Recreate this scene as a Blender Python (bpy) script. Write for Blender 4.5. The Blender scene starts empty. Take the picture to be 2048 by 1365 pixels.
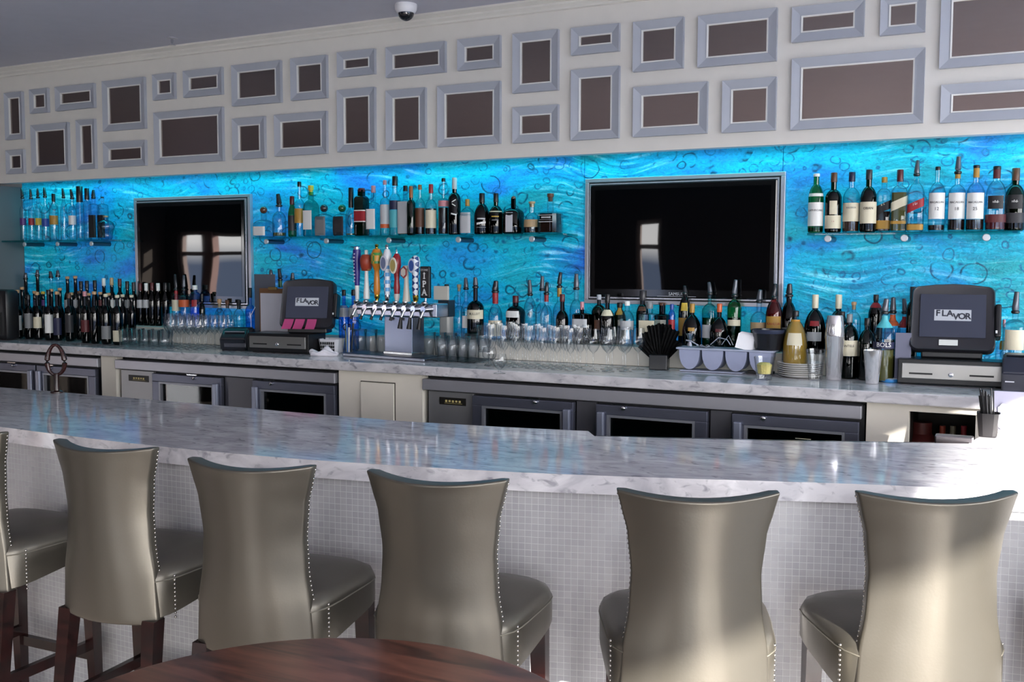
import bpy, bmesh, math, random
from mathutils import Vector, Matrix
C = bpy.context.scene
COL = C.collection
PI = math.pi
rnd = random.Random(7)

# ------------------------------------------------------------------ camera
EYE = 1.70
F, YAW, PITCH, ROLL = 2026.82, 0.46815, 0.07536, 0.0030
cy, sy = math.cos(YAW), math.sin(YAW)
fwd0 = Vector((-sy, cy, 0)); rt0 = Vector((cy, sy, 0)); up0 = Vector((0, 0, 1))
FW = fwd0*math.cos(PITCH) - up0*math.sin(PITCH)
U1 = up0*math.cos(PITCH) + fwd0*math.sin(PITCH)
RT = rt0*math.cos(ROLL) + U1*math.sin(ROLL)
UP = -rt0*math.sin(ROLL) + U1*math.cos(ROLL)
cd = bpy.data.cameras.new('camera')
cam = bpy.data.objects.new('camera', cd); COL.objects.link(cam)
cd.sensor_width = 36; cd.lens = F/2048*36; cd.clip_start = 0.05; cd.clip_end = 200
m = Matrix((( RT.x, UP.x, -FW.x, 0), (RT.y, UP.y, -FW.y, 0), (RT.z, UP.z, -FW.z, EYE), (0, 0, 0, 1)))
cam.matrix_world = m
C.camera = cam

# ------------------------------------------------------------------ light
C.view_settings.view_transform = 'Standard'; C.view_settings.look = 'None'
C.view_settings.gamma = 1; C.view_settings.use_curve_mapping = False
C.view_settings.exposure = 0.46
C.cycles.transparent_max_bounces = 48
wd = bpy.data.worlds.new('sky'); C.world = wd; wd.use_nodes = True
nt = wd.node_tree; nt.nodes.clear()
wo = nt.nodes.new('ShaderNodeOutputWorld'); bg = nt.nodes.new('ShaderNodeBackground')
ge = nt.nodes.new('ShaderNodeTexCoord'); sp = nt.nodes.new('ShaderNodeSeparateXYZ'); cr = nt.nodes.new('ShaderNodeValToRGB')
cr.color_ramp.elements[0].position = 0.0; cr.color_ramp.elements[0].color = (0.10, 0.13, 0.20, 1)
cr.color_ramp.elements[1].position = 0.02; cr.color_ramp.elements[1].color = (0.84, 0.83, 0.82, 1)
e = cr.color_ramp.elements.new(0.5); e.color = (0.58, 0.64, 0.76, 1)
nt.links.new(ge.outputs['Generated'], sp.inputs[0]); nt.links.new(sp.outputs['Z'], cr.inputs[0])
nt.links.new(cr.outputs[0], bg.inputs[0]); nt.links.new(bg.outputs[0], wo.inputs[0])
bg.inputs[1].default_value = 12.0

def lamp(name, kind, loc, direction, energy, color=(1, 1, 1), **kw):
    l = bpy.data.lights.new(name, kind); l.energy = energy; l.color = color
    for k, v in kw.items():
        setattr(l, k, v)
    o = bpy.data.objects.new(name, l); COL.objects.link(o); o.location = loc
    o.rotation_euler = Vector(direction).to_track_quat('-Z', 'Y').to_euler()
    return o
SUN = Vector((-0.64, 0.71, -0.29)).normalized()
lamp('sun', 'SUN', (6, -8, 8), SUN, 24.0, (1.0, 0.95, 0.88), angle=math.radians(0.7))
REAR, RIGHT, LEFT = -4.0, 4.2, -15.0
CEIL = 3.165
HEAD = 3.01
OPEN_REAR = [(-14.6, -13.0, 0.3, 2.3), (-5.3, -4.85, 0.3, 2.4), (-2.7, -1.5, 0.06, 2.2), (0.5, 3.9, 0.06, 2.6)]
OPEN_RIGHT = [(-3.7, -1.90, 0.06, HEAD), (-1.88, 0.2, 1.6, 3.12), (0.5, 4.5, 1.2, 2.95)]
OPEN_LEFT = []
for (a, b, z0, z1) in OPEN_REAR:   # sky light entering each opening
    lamp('window_daylight', 'AREA', ((a+b)/2, REAR-0.1, (z0+z1)/2), (0, 1, 0), 1, shape='RECTANGLE', size=b-a, size_y=z1-z0).data.cycles.is_portal = True
for (a, b, z0, z1) in OPEN_RIGHT:
    lamp('window_daylight', 'AREA', (RIGHT+0.09, (a+b)/2, (z0+z1)/2), (-1, 0, 0), 1, shape='RECTANGLE', size=b-a, size_y=z1-z0).data.cycles.is_portal = True
for (a, b, z0, z1) in OPEN_LEFT:
    lamp('window_daylight', 'AREA', (LEFT-0.1, (a+b)/2, (z0+z1)/2), (1, 0, 0), 1, shape='RECTANGLE', size=b-a, size_y=z1-z0).data.cycles.is_portal = True
# LED strip in the slot between the soffit and the glass, and the backlight level of the glass itself
GLASS_GLOW = 0.24
lamp('led_strip_light', 'AREA', (-3.2, 5.31, 2.285), (0, 0.25, -1), 6.5, (0.03, 0.88, 1.0), shape='RECTANGLE', size=7.4, size_y=0.05)

# ------------------------------------------------------------------ pixel helpers
def ray(x, y):
    return RT*((x-1024)/F) - UP*((y-682.5)/F) + FW
def at(x, y, Y):
    r = ray(x, y); t = Y/r.y
    return Vector((r.x*t, Y, EYE+r.z*t))
def on(x, y, z):
    r = ray(x, y); t = (z-EYE)/r.z
    return Vector((r.x*t, r.y*t, z))
def mpp(p):     # metres a pixel spans at point p
    return (Vector(p)-Vector((0, 0, EYE))).dot(FW)/F

# ------------------------------------------------------------------ materials
MC = {}
def srgb(r, g, b):
    f = lambda c: (c/255/12.92) if c/255 <= 0.04045 else ((c/255+0.055)/1.055)**2.4
    return (f(r), f(g), f(b))
def newmat(name):
    mt = bpy.data.materials.new(name); mt.use_nodes = True
    return mt, mt.node_tree, mt.node_tree.nodes['Principled BSDF']
def pm(c, rough=0.5, metal=0.0, spec=0.5, emit=0.0, coat=0.0, bump=0.0, bscale=40):
    """plain painted, plastic, paper or metal surface with faint mottling; colour in sRGB 0-255"""
    k = ('pm', c, rough, metal, spec, emit, coat, bump, bscale)
    if k in MC: return MC[k]
    mt, t, b = newmat('surface')
    col = srgb(*c)
    n = t.nodes.new('ShaderNodeTexNoise'); n.inputs['Scale'].default_value = 9; n.inputs['Detail'].default_value = 3
    tc = t.nodes.new('ShaderNodeTexCoord'); t.links.new(tc.outputs['Object'], n.inputs['Vector'])
    mx = t.nodes.new('ShaderNodeMix'); mx.data_type = 'RGBA'
    mx.inputs[6].default_value = (*[v*0.95 for v in col], 1); mx.inputs[7].default_value = (*[min(1, v*1.05) for v in col], 1)
    t.links.new(n.outputs[0], mx.inputs[0]); t.links.new(mx.outputs[2], b.inputs['Base Color'])
    b.inputs['Roughness'].default_value = rough; b.inputs['Metallic'].default_value = metal
    b.inputs['Specular IOR Level'].default_value = spec
    if coat: b.inputs['Coat Weight'].default_value = coat; b.inputs['Coat Roughness'].default_value = 0.05
    if emit:
        b.inputs['Emission Color'].default_value = (*col, 1); b.inputs['Emission Strength'].default_value = emit
    if bump:
        n2 = t.nodes.new('ShaderNodeTexNoise'); n2.inputs['Scale'].default_value = bscale
        t.links.new(tc.outputs['Object'], n2.inputs['Vector'])
        bp = t.nodes.new('ShaderNodeBump'); bp.inputs['Strength'].default_value = bump; bp.inputs['Distance'].default_value = 0.005
        t.links.new(n2.outputs[0], bp.inputs['Height']); t.links.new(bp.outputs[0], b.inputs['Normal'])
    MC[k] = mt
    return mt
def glass(tint=(0.9, 0.97, 1.0), edge=0.45, gloss=1.0, rough=0.02):
    """thin clear or tinted glass: see-through, darker at grazing angles, fresnel highlights"""
    k = ('gl', tint, edge, gloss, rough)
    if k in MC: return MC[k]
    mt = bpy.data.materials.new('glass'); mt.use_nodes = True; t = mt.node_tree; t.nodes.clear()
    out = t.nodes.new('ShaderNodeOutputMaterial'); tr = t.nodes.new('ShaderNodeBsdfTransparent'); gl = t.nodes.new('ShaderNodeBsdfGlossy')
    gl.inputs['Roughness'].default_value = rough
    lw = t.nodes.new('ShaderNodeLayerWeight'); lw.inputs['Blend'].default_value = 0.5
    pw = t.nodes.new('ShaderNodeMath'); pw.operation = 'POWER'; pw.inputs[1].default_value = 2.2
    mx = t.nodes.new('ShaderNodeMix'); mx.data_type = 'RGBA'
    mx.inputs[6].default_value = (*tint, 1); mx.inputs[7].default_value = (*[v*edge for v in tint], 1)
    t.links.new(lw.outputs['Facing'], pw.inputs[0]); t.links.new(pw.outputs[0], mx.inputs[0]); t.links.new(mx.outputs[2], tr.inputs[0])
    fr = t.nodes.new('ShaderNodeFresnel'); geo = t.nodes.new('ShaderNodeNewGeometry'); io = t.nodes.new('ShaderNodeMapRange'); io.inputs[3].default_value = 1.5; io.inputs[4].default_value = 1/1.5
    t.links.new(geo.outputs['Backfacing'], io.inputs[0]); t.links.new(io.outputs[0], fr.inputs[0])
    mu = t.nodes.new('ShaderNodeMath'); mu.operation = 'MULTIPLY'; mu.inputs[1].default_value = gloss; mu.use_clamp = True
    t.links.new(fr.outputs[0], mu.inputs[0])
    ms = t.nodes.new('ShaderNodeMixShader'); t.links.new(mu.outputs[0], ms.inputs[0]); t.links.new(tr.outputs[0], ms.inputs[1]); t.links.new(gl.outputs[0], ms.inputs[2])
    t.links.new(ms.outputs[0], out.inputs[0])
    MC[k] = mt
    return mt
CLEAR = lambda: glass((0.86, 0.95, 0.97), 0.35)
STEEL = lambda: pm((176, 178, 184), 0.28, 1.0)
CHROME = lambda: pm((215, 217, 222), 0.12, 1.0)
BLACK = lambda: pm((16, 16, 19), 0.35)
CREAM = lambda: pm((214, 208, 196), 0.55)

def marble():
    mt, t, b = newmat('grey_marble')
    tc = t.nodes.new('ShaderNodeTexCoord'); mp = t.nodes.new('ShaderNodeMapping'); mp.inputs['Rotation'].default_value = (0.1, 0.3, 0.5)
    mp.inputs['Scale'].default_value = (1.0, 2.2, 2.0)
    t.links.new(tc.outputs['Object'], mp.inputs[0])
    n1 = t.nodes.new('ShaderNodeTexNoise'); n1.inputs['Scale'].default_value = 5; n1.inputs['Detail'].default_value = 8; n1.inputs['Distortion'].default_value = 1.5
    n2 = t.nodes.new('ShaderNodeTexNoise'); n2.inputs['Scale'].default_value = 17; n2.inputs['Detail'].default_value = 7; n2.inputs['Distortion'].default_value = 0.8
    for n in (n1, n2): t.links.new(mp.outputs[0], n.inputs['Vector'])
    r1 = t.nodes.new('ShaderNodeValToRGB'); r1.color_ramp.elements[0].position = 0.35; r1.color_ramp.elements[0].color = (*srgb(178, 176, 181), 1)
    r1.color_ramp.elements[1].position = 0.62; r1.color_ramp.elements[1].color = (*srgb(206, 204, 207), 1)
    r2 = t.nodes.new('ShaderNodeValToRGB'); r2.color_ramp.elements[0].position = 0.30; r2.color_ramp.elements[0].color = (0.5, 0.5, 0.53, 1)
    r2.color_ramp.elements[1].position = 0.44; r2.color_ramp.elements[1].color = (1, 1, 1, 1)
    mx = t.nodes.new('ShaderNodeMix'); mx.data_type = 'RGBA'; mx.blend_type = 'MULTIPLY'; mx.inputs[0].default_value = 0.9
    t.links.new(n1.outputs[0], r1.inputs[0]); t.links.new(n2.outputs[0], r2.inputs[0])
    t.links.new(r1.outputs[0], mx.inputs[6]); t.links.new(r2.outputs[0], mx.inputs[7]); t.links.new(mx.outputs[2], b.inputs['Base Color'])
    b.inputs['Roughness'].default_value = 0.07; b.inputs['Specular IOR Level'].default_value = 0.3
    return mt
def mosaic():
    mt, t, b = newmat('mosaic_tile')
    uv = t.nodes.new('ShaderNodeUVMap')
    br = t.nodes.new('ShaderNodeTexBrick'); br.offset = 0.0; br.squash = 1.0
    br.inputs['Scale'].default_value = 1.0; br.inputs['Brick Width'].default_value = 0.0208; br.inputs['Row Height'].default_value = 0.0208
    br.inputs['Mortar Size'].default_value = 0.0009; br.inputs['Mortar Smooth'].default_value = 0.3; br.inputs['Bias'].default_value = 0
    br.inputs['Color1'].default_value = (*srgb(164, 163, 165), 1); br.inputs['Color2'].default_value = (*srgb(156, 155, 158), 1)
    br.inputs['Mortar'].default_value = (*srgb(190, 190, 191), 1)
    t.links.new(uv.outputs[0], br.inputs['Vector']); t.links.new(br.outputs['Color'], b.inputs['Base Color'])
    b.inputs['Roughness'].default_value = 0.22
    bp = t.nodes.new('ShaderNodeBump'); bp.invert = True; bp.inputs['Strength'].default_value = 0.5; bp.inputs['Distance'].default_value = 0.002
    t.links.new(br.outputs['Fac'], bp.inputs['Height']); t.links.new(bp.outputs[0], b.inputs['Normal'])
    return mt
def leather():
    mt, t, b = newmat('metallic_leather')
    b.inputs['Base Color'].default_value = (*srgb(91, 87, 79), 1)
    b.inputs['Metallic'].default_value = 0.68; b.inputs['Roughness'].default_value = 0.36
    tc = t.nodes.new('ShaderNodeTexCoord'); n = t.nodes.new('ShaderNodeTexNoise'); n.inputs['Scale'].default_value = 160
    t.links.new(tc.outputs['Object'], n.inputs['Vector'])
    bp = t.nodes.new('ShaderNodeBump'); bp.inputs['Strength'].default_value = 0.06; bp.inputs['Distance'].default_value = 0.002
    t.links.new(n.outputs[0], bp.inputs['Height']); t.links.new(bp.outputs[0], b.inputs['Normal'])
    return mt
def wood(c1, c2, rough=0.25, scale=(1.2, 14, 14)):
    mt, t, b = newmat('stained_wood')
    tc = t.nodes.new('ShaderNodeTexCoord'); mp = t.nodes.new('ShaderNodeMapping'); mp.inputs['Scale'].default_value = scale; mp.inputs['Rotation'].default_value = (0, 0, 0.45)
    n = t.nodes.new('ShaderNodeTexNoise'); n.inputs['Scale'].default_value = 2.0; n.inputs['Detail'].default_value = 8; n.inputs['Distortion'].default_value = 1.2
    r = t.nodes.new('ShaderNodeValToRGB'); r.color_ramp.elements[0].position = 0.35; r.color_ramp.elements[0].color = (*srgb(*c1), 1)
    r.color_ramp.elements[1].position = 0.65; r.color_ramp.elements[1].color = (*srgb(*c2), 1)
    t.links.new(tc.outputs['Object'], mp.inputs[0]); t.links.new(mp.outputs[0], n.inputs['Vector']); t.links.new(n.outputs[0], r.inputs[0])
    t.links.new(r.outputs[0], b.inputs['Base Color']); b.inputs['Roughness'].default_value = rough
    return mt
def art_glass():
    """backlit blue art glass: cyan and teal clouds, brushed streaks and dark bubble rings"""
    mt, t, b = newmat('backlit_blue_glass')
    N = t.nodes.new; L = t.links.new
    tc = N('ShaderNodeTexCoord')
    def mapping(rot, sc):
        mp = N('ShaderNodeMapping'); mp.inputs['Rotation'].default_value = (0, rot, 0); mp.inputs['Scale'].default_value = sc
        L(tc.outputs['Object'], mp.inputs[0]); return mp.outputs[0]
    def noise(vec, s, d=4, dist=0.0):
        n = N('ShaderNodeTexNoise'); n.inputs['Scale'].default_value = s; n.inputs['Detail'].default_value = d; n.inputs['Distortion'].default_value = dist
        L(vec, n.inputs['Vector']); return n.outputs[0]
    def ramp(v, stops):
        r = N('ShaderNodeValToRGB')
        while len(r.color_ramp.elements) < len(stops): r.color_ramp.elements.new(0.5)
        for el, (p, c) in zip(r.color_ramp.elements, stops): el.position = p; el.color = (*c, 1)
        L(v, r.inputs[0]); return r.outputs[0]
    def mixc(f, a, bb, mode='MIX'):
        mx = N('ShaderNodeMix'); mx.data_type = 'RGBA'; mx.blend_type = mode
        if isinstance(f, float): mx.inputs[0].default_value = f
        else: L(f, mx.inputs[0])
        for i, v in ((6, a), (7, bb)):
            if isinstance(v, tuple): mx.inputs[i].default_value = (*v, 1)
            else: L(v, mx.inputs[i])
        return mx.outputs[2]
    clouds = ramp(noise(mapping(0.25, (1.0, 1, 2.2)), 1.7, 5, 0.6), [(0.30, srgb(20, 150, 165)), (0.46, srgb(8, 168, 202)), (0.56, srgb(16, 150, 206)), (0.70, srgb(40, 106, 206))])
    # brushed curved streaks
    warp = mapping(-0.35, (1, 1, 1))
    wn_ = N('ShaderNodeTexNoise'); wn_.inputs['Scale'].default_value = 0.9; wn_.inputs['Detail'].default_value = 1; L(tc.outputs['Object'], wn_.inputs['Vector'])
    wm = N('ShaderNodeVectorMath'); wm.operation = 'MULTIPLY_ADD'; wm.inputs[1].default_value = (0.55, 0, 0.55); L(wn_.outputs['Color'], wm.inputs[0]); L(tc.outputs['Object'], wm.inputs[2])
    smp = N('ShaderNodeMapping'); smp.inputs['Rotation'].default_value = (0, 0.32, 0); smp.inputs['Scale'].default_value = (1.6, 1, 20); L(wm.outputs[0], smp.inputs[0])
    st = noise(smp.outputs[0], 2.2, 5, 0.6)
    streak = ramp(st, [(0.34, (0.42, 0.52, 0.60)), (0.5, (1, 1, 1)), (0.63, (1.0, 1.0, 1.0))])
    light = ramp(st, [(0.56, (0, 0, 0)), (0.74, (0.22, 0.34, 0.34))])
    where = ramp(noise(mapping(0.0, (1, 1, 1.6)), 1.1, 2), [(0.42, (0.15,)*3), (0.58, (1,)*3)])
    c1 = mixc(where, clouds, mixc(1.0, clouds, streak, 'MULTIPLY'))
    c1 = mixc(1.0, c1, mixc(1.0, light, where, 'MULTIPLY'), 'ADD')
    # rings
    def rings(scale, r0, w, keep, seed):
        vo = N('ShaderNodeTexVoronoi'); vo.feature = 'F1'; vo.inputs['Scale'].default_value = scale; vo.inputs['Randomness'].default_value = 0.9
        mp = N('ShaderNodeMapping'); mp.inputs['Location'].default_value = (seed, 0, seed*0.7); mp.inputs['Scale'].default_value = (1, 0.02, 1.15)
        L(tc.outputs['Object'], mp.inputs[0])
        ad = N('ShaderNodeMix'); ad.data_type = 'VECTOR'; ad.inputs[0].default_value = 0.04
        nn = N('ShaderNodeTexNoise'); nn.inputs['Scale'].default_value = 9; L(tc.outputs['Object'], nn.inputs['Vector'])
        L(mp.outputs[0], ad.inputs[4]); L(nn.outputs['Color'], ad.inputs[5]); L(ad.outputs[1], vo.inputs['Vector'])
        s = N('ShaderNodeMath'); s.operation = 'SUBTRACT'; L(vo.outputs['Distance'], s.inputs[0])
        s2 = N('ShaderNodeSeparateColor'); L(vo.outputs['Color'], s2.inputs[0])
        mr = N('ShaderNodeMapRange'); mr.inputs[3].default_value = r0*0.55; mr.inputs[4].default_value = r0*1.25; L(s2.outputs[1], mr.inputs[0])
        L(mr.outputs[0], s.inputs[1])
        a = N('ShaderNodeMath'); a.operation = 'ABSOLUTE'; L(s.outputs[0], a.inputs[0])
        lt = N('ShaderNodeMapRange'); lt.inputs[1].default_value = 0.0; lt.inputs[2].default_value = w; lt.inputs[3].default_value = 1; lt.inputs[4].default_value = 0
        L(a.outputs[0], lt.inputs[0])
        g = N('ShaderNodeMath'); g.operation = 'GREATER_THAN'; g.inputs[1].default_value = keep; L(s2.outputs[0], g.inputs[0])
        mu = N('ShaderNodeMath'); mu.operation = 'MULTIPLY'; L(lt.outputs[0], mu.inputs[0]); L(g.outputs[0], mu.inputs[1])
        br = N('ShaderNodeMath'); br.operation = 'MULTIPLY'
        nb = N('ShaderNodeTexNoise'); nb.inputs['Scale'].default_value = 14; L(tc.outputs['Object'], nb.inputs['Vector'])
        nr = N('ShaderNodeMapRange'); nr.inputs[1].default_value = 0.36; nr.inputs[2].default_value = 0.52; L(nb.outputs[0], nr.inputs[0])
        L(mu.outputs[0], br.inputs[0]); L(nr.outputs[0], br.inputs[1])
        return br.outputs[0]
    ra = rings(7.5, 0.34, 0.05, 0.25, 3.1); rb = rings(15.0, 0.34, 0.08, 0.35, 8.7)
    c2 = mixc(ra, c1, srgb(4, 52, 84)); c2 = mixc(rb, c2, srgb(8, 92, 140))
    # small bright facets
    fine = noise(mapping(0.2, (1, 1, 1.6)), 42, 3, 1.2)
    c3 = mixc(0.55, c2, ramp(fine, [(0.33, (0.45, 0.55, 0.6)), (0.5, (1, 1, 1)), (0.68, (1.35, 1.3, 1.2))]), 'MULTIPLY')
    L(c3, b.inputs['Base Color']); L(c3, b.inputs['Emission Color'])
    b.inputs['Emission Strength'].default_value = GLASS_GLOW
    b.inputs['Roughness'].default_value = 0.35
    bp = N('ShaderNodeBump'); bp.inputs['Strength'].default_value = 0.35; bp.inputs['Distance'].default_value = 0.01; L(fine, bp.inputs['Height']); L(bp.outputs[0], b.inputs['Normal'])
    return mt
MARBLE, MOSAIC, LEATHER, ART = marble(), mosaic(), leather(), art_glass()
DARKWOOD = wood((18, 8, 8), (44, 18, 16), 0.25)
TABLEWOOD = wood((62, 34, 27), (122, 74, 58), 0.38, (1.5, 9, 9))

# ------------------------------------------------------------------ mesh helpers
def link(name, bm, mt, parent=None, smooth=False, loc=None, rz=None):
    me = bpy.data.meshes.new(name)
    bmesh.ops.recalc_face_normals(bm, faces=bm.faces)
    bm.to_mesh(me); bm.free()
    if smooth:
        me.shade_smooth()
        me.set_sharp_from_angle(angle=math.radians(38))
    o = bpy.data.objects.new(name, me); COL.objects.link(o)
    if mt is not None:
        for mm in (mt if isinstance(mt, (list, tuple)) else [mt]): me.materials.append(mm)
    if parent is not None: o.parent = parent
    if loc is not None: o.location = loc
    if rz is not None: o.rotation_euler = (0, 0, rz)
    return o
def tag(o, label=None, cat=None, group=None, kind=None):
    if label: o['label'] = label
    if cat: o['category'] = cat
    if group: o['group'] = group
    if kind: o['kind'] = kind
    return o
def thing(name, label, cat, loc=(0, 0, 0), rz=0.0, group=None):
    o = bpy.data.objects.new(name, None); COL.objects.link(o); o.empty_display_size = 0.05
    o.location = loc; o.rotation_euler = (0, 0, rz)
    return tag(o, label, cat, group)
def struct(name, bm, mt, label=None, smooth=False):
    o = link(name, bm, mt, smooth=smooth); o['kind'] = 'structure'
    if label: o['label'] = label
    return o
def box(bm, x0, x1, y0, y1, z0, z1, bev=0.0, M=None, mi=0):
    r = bmesh.ops.create_cube(bm, size=1)
    vs = r['verts']
    for v in vs:
        v.co = Vector((x0+(v.co.x+.5)*(x1-x0), y0+(v.co.y+.5)*(y1-y0), z0+(v.co.z+.5)*(z1-z0)))
    if bev:
        es = list({e for v in vs for e in v.link_edges})
        r2 = bmesh.ops.bevel(bm, geom=es, offset=bev, segments=2, affect='EDGES', profile=0.5)
        vs = list({v for f in r2['faces'] for v in f.verts} | {v for v in vs if v.is_valid})
    if M is not None:
        for v in vs: v.co = M @ v.co
    if mi:
        for f in {f for v in vs for f in v.link_faces}: f.material_index = mi
    return vs
def B(*a, **k):
    bm = bmesh.new(); box(bm, *a, **k); return bm
def lathe(bm, prof, n=20, M=None, expo=None, cap=True, sx=1.0, sy_=1.0):
    """turn (r, z) pairs; expo > 2 gives rounded-square sections"""
    rings = []
    for r, z in prof:
        if r < 1e-5:
            rings.append([bm.verts.new((0, 0, z))]); continue
        ring = []
        for i in range(n):
            a = 2*PI*(i+0.5)/n; c, s = math.cos(a), math.sin(a)
            if expo:
                k = (abs(c)**expo+abs(s)**expo)**(-1/expo); c *= k; s *= k
            ring.append(bm.verts.new((r*c*sx, r*s*sy_, z)))
        rings.append(ring)
    for a, b in zip(rings, rings[1:]):
        if len(a) == 1 and len(b) == 1: continue
        for i in range(n):
            j = (i+1) % n
            if len(a) == 1: bm.faces.new((a[0], b[j], b[i]))
            elif len(b) == 1: bm.faces.new((a[i], a[j], b[0]))
            else: bm.faces.new((a[i], a[j], b[j], b[i]))
    if cap:
        if len(rings[0]) > 1: bm.faces.new(list(reversed(rings[0])))
        if len(rings[-1]) > 1: bm.faces.new(rings[-1])
    if M is not None:
        for ring in rings:
            for v in ring: v.co = M @ v.co
    return rings
def LT(prof, n=20, **k):
    bm = bmesh.new(); lathe(bm, prof, n, **k); return bm
def tube(bm, pts, r, n=10, close=False):
    pts = [Vector(p) for p in pts]; rings = []; N = len(pts)
    rr = r if isinstance(r, (list, tuple)) else [r]*N
    for i, p in enumerate(pts):
        if close: d = pts[(i+1) % N]-pts[(i-1) % N]
        else: d = pts[min(i+1, N-1)]-pts[max(i-1, 0)]
        q = d.to_track_quat('Z', 'Y')
        rings.append([bm.verts.new(p+q @ Vector((rr[i]*math.cos(2*PI*k/n), rr[i]*math.sin(2*PI*k/n), 0))) for k in range(n)])
    seq = list(zip(rings, rings[1:]))+([(rings[-1], rings[0])] if close else [])
    for a, b in seq:
        for i in range(n):
            j = (i+1) % n; bm.faces.new((a[i], a[j], b[j], b[i]))
    if not close:
        bm.faces.new(list(reversed(rings[0]))); bm.faces.new(rings[-1])
def TU(pts, r, n=10, close=False):
    bm = bmesh.new(); tube(bm, pts, r, n, close); return bm
def prism(bm, poly, z0, z1, inset=0):
    a = [bm.verts.new((p[0], p[1], z0)) for p in poly]; b = [bm.verts.new((p[0], p[1], z1)) for p in poly]
    n = len(poly)
    bm.faces.new(a[::-1]); top = bm.faces.new(b)
    for i in range(n): bm.faces.new((a[i], a[(i+1) % n], b[(i+1) % n], b[i]))
    return b
FONTS = {}
def text(s, h, mt, parent, loc, rx=PI/2, rz=0.0, bend=None, name='lettering', align='CENTER', ry=0.0, sx=1.0, thick=0.0004, bold=0.0):
    """flat lettering, converted to a mesh; bend = radius wraps it round a bottle whose axis is the parent's z"""
    cu = bpy.data.curves.new(name, 'FONT'); cu.body = s; cu.size = h*1.4; cu.align_x = align; cu.align_y = 'CENTER'
    cu.extrude = thick; cu.resolution_u = 2; cu.offset = bold
    tmp = bpy.data.objects.new(name, cu); me = bpy.data.meshes.new_from_object(tmp); bpy.data.objects.remove(tmp)
    me.materials.clear(); me.materials.append(mt)
    o = bpy.data.objects.new(name, me); COL.objects.link(o); o.parent = parent
    for v in me.vertices: v.co.x *= sx
    if bend:
        for v in me.vertices:
            a = v.co.x/bend; r = bend+v.co.z
            v.co = Vector((r*math.sin(a), -r*math.cos(a), v.co.y+v.co.x*math.tan(ry)))
        o.location = loc
    else:
        o.location = loc; o.rotation_euler = (rx, ry, rz)
    return o
ORD = 'first second third fourth fifth sixth seventh eighth ninth tenth eleventh twelfth thirteenth fourteenth fifteenth sixteenth seventeenth eighteenth nineteenth twentieth twenty-first twenty-second twenty-third twenty-fourth twenty-fifth twenty-sixth twenty-seventh twenty-eighth twenty-ninth thirtieth'.split()

# ------------------------------------------------------------------ the room
WALLP = pm((214, 212, 206), 0.7)
def wall_with_openings(name, axis, pos, a0, a1, z0, z1, openings, th, mt):
    """axis 'x': wall runs along X at Y=pos; axis 'y': runs along Y at X=pos. th is signed thickness away from the room"""
    bm = bmesh.new(); cuts = sorted(openings)
    def piece(p, q, za, zb):
        if q-p < 1e-4 or zb-za < 1e-4: return
        if axis == 'x': box(bm, p, q, min(pos, pos+th), max(pos, pos+th), za, zb)
        else: box(bm, min(pos, pos+th), max(pos, pos+th), p, q, za, zb)
    cur = a0
    for (p, q, za, zb) in cuts:
        piece(cur, p, z0, z1); piece(p, q, z0, za); piece(p, q, zb, z1); cur = q
    piece(cur, a1, z0, z1)
    return struct(name, bm, mt)
struct('floor', B(LEFT-0.2, RIGHT+0.2, REAR-0.2, 5.7, -0.1, 0), pm((140, 132, 128), 0.10, spec=0.8), 'grey stone floor of the bar room')
struct('ceiling', B(LEFT-0.2, RIGHT+0.2, REAR-0.2, 5.7, CEIL, CEIL+0.15), pm((200, 200, 214), 0.6), 'smooth pale violet-grey ceiling')
wall_with_openings('wall_back', 'x', 5.43, LEFT-0.2, RIGHT+0.2, 0, CEIL, [], 0.2, WALLP)
wall_with_openings('wall_rear', 'x', REAR, LEFT-0.2, RIGHT+0.2, 0, CEIL, OPEN_REAR, -0.2, pm((66, 56, 50), 0.7))
wall_with_openings('wall_right', 'y', RIGHT, REAR, 5.43, 0, CEIL, OPEN_RIGHT, 0.08, WALLP)
wall_with_openings('wall_far_left', 'y', LEFT, REAR, 5.43, 0, CEIL, OPEN_LEFT, -0.2, pm((90, 78, 70), 0.7))
struct('wall_left', B(-7.16, -7.04, 4.55, 5.43, 0, 2.29), pm((96, 104, 106), 0.6), 'dark grey-green side wall closing the left end of the back counter')
wn = 0
for (a, b, z0, z1) in OPEN_REAR:
    bm = bmesh.new(); fw = 0.07
    for x in (a, b-fw): box(bm, x, x+fw, REAR-0.14, REAR-0.06, z0, z1)
    for z in (z0, z1-fw, z0+(z1-z0)*0.78): box(bm, a+fw, b-fw, REAR-0.14, REAR-0.06, z, z+fw)
    wn += 1; struct('window_%d' % wn, bm, pm((196, 170, 158), 0.5))
for k, (a, b, z0, z1) in enumerate(OPEN_RIGHT+OPEN_LEFT):
    bm = bmesh.new(); X = RIGHT+0.04 if k < len(OPEN_RIGHT) else LEFT-0.1; fw = 0.03
    for y in (a, b-fw): box(bm, X-0.02, X+0.02, y, y+fw, z0, z1)
    for z in (z0, z1-fw): box(bm, X-0.02, X+0.02, a+fw, b-fw, z, z+fw)
    wn += 1; struct('window_%d' % wn, bm, pm((196, 190, 186), 0.5))

struct('ground_terrace', B(-3.0, RIGHT+6, REAR-6, REAR-0.2, -0.12, -0.02), pm((190, 182, 170), 0.7), 'pale paved terrace outside the rear windows')
struct('ground_terrace_side', B(RIGHT+0.09, RIGHT+6, REAR-0.19, 5.6, -0.12, -0.02), pm((190, 182, 170), 0.7), 'pale paved terrace outside the side windows')
a, b, z0, z1 = OPEN_REAR[0]
struct('window_%d' % (wn+1), B(a+0.42, a+0.62, REAR-0.18, REAR-0.02, z0, z1), pm((196, 152, 140), 0.5))
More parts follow.
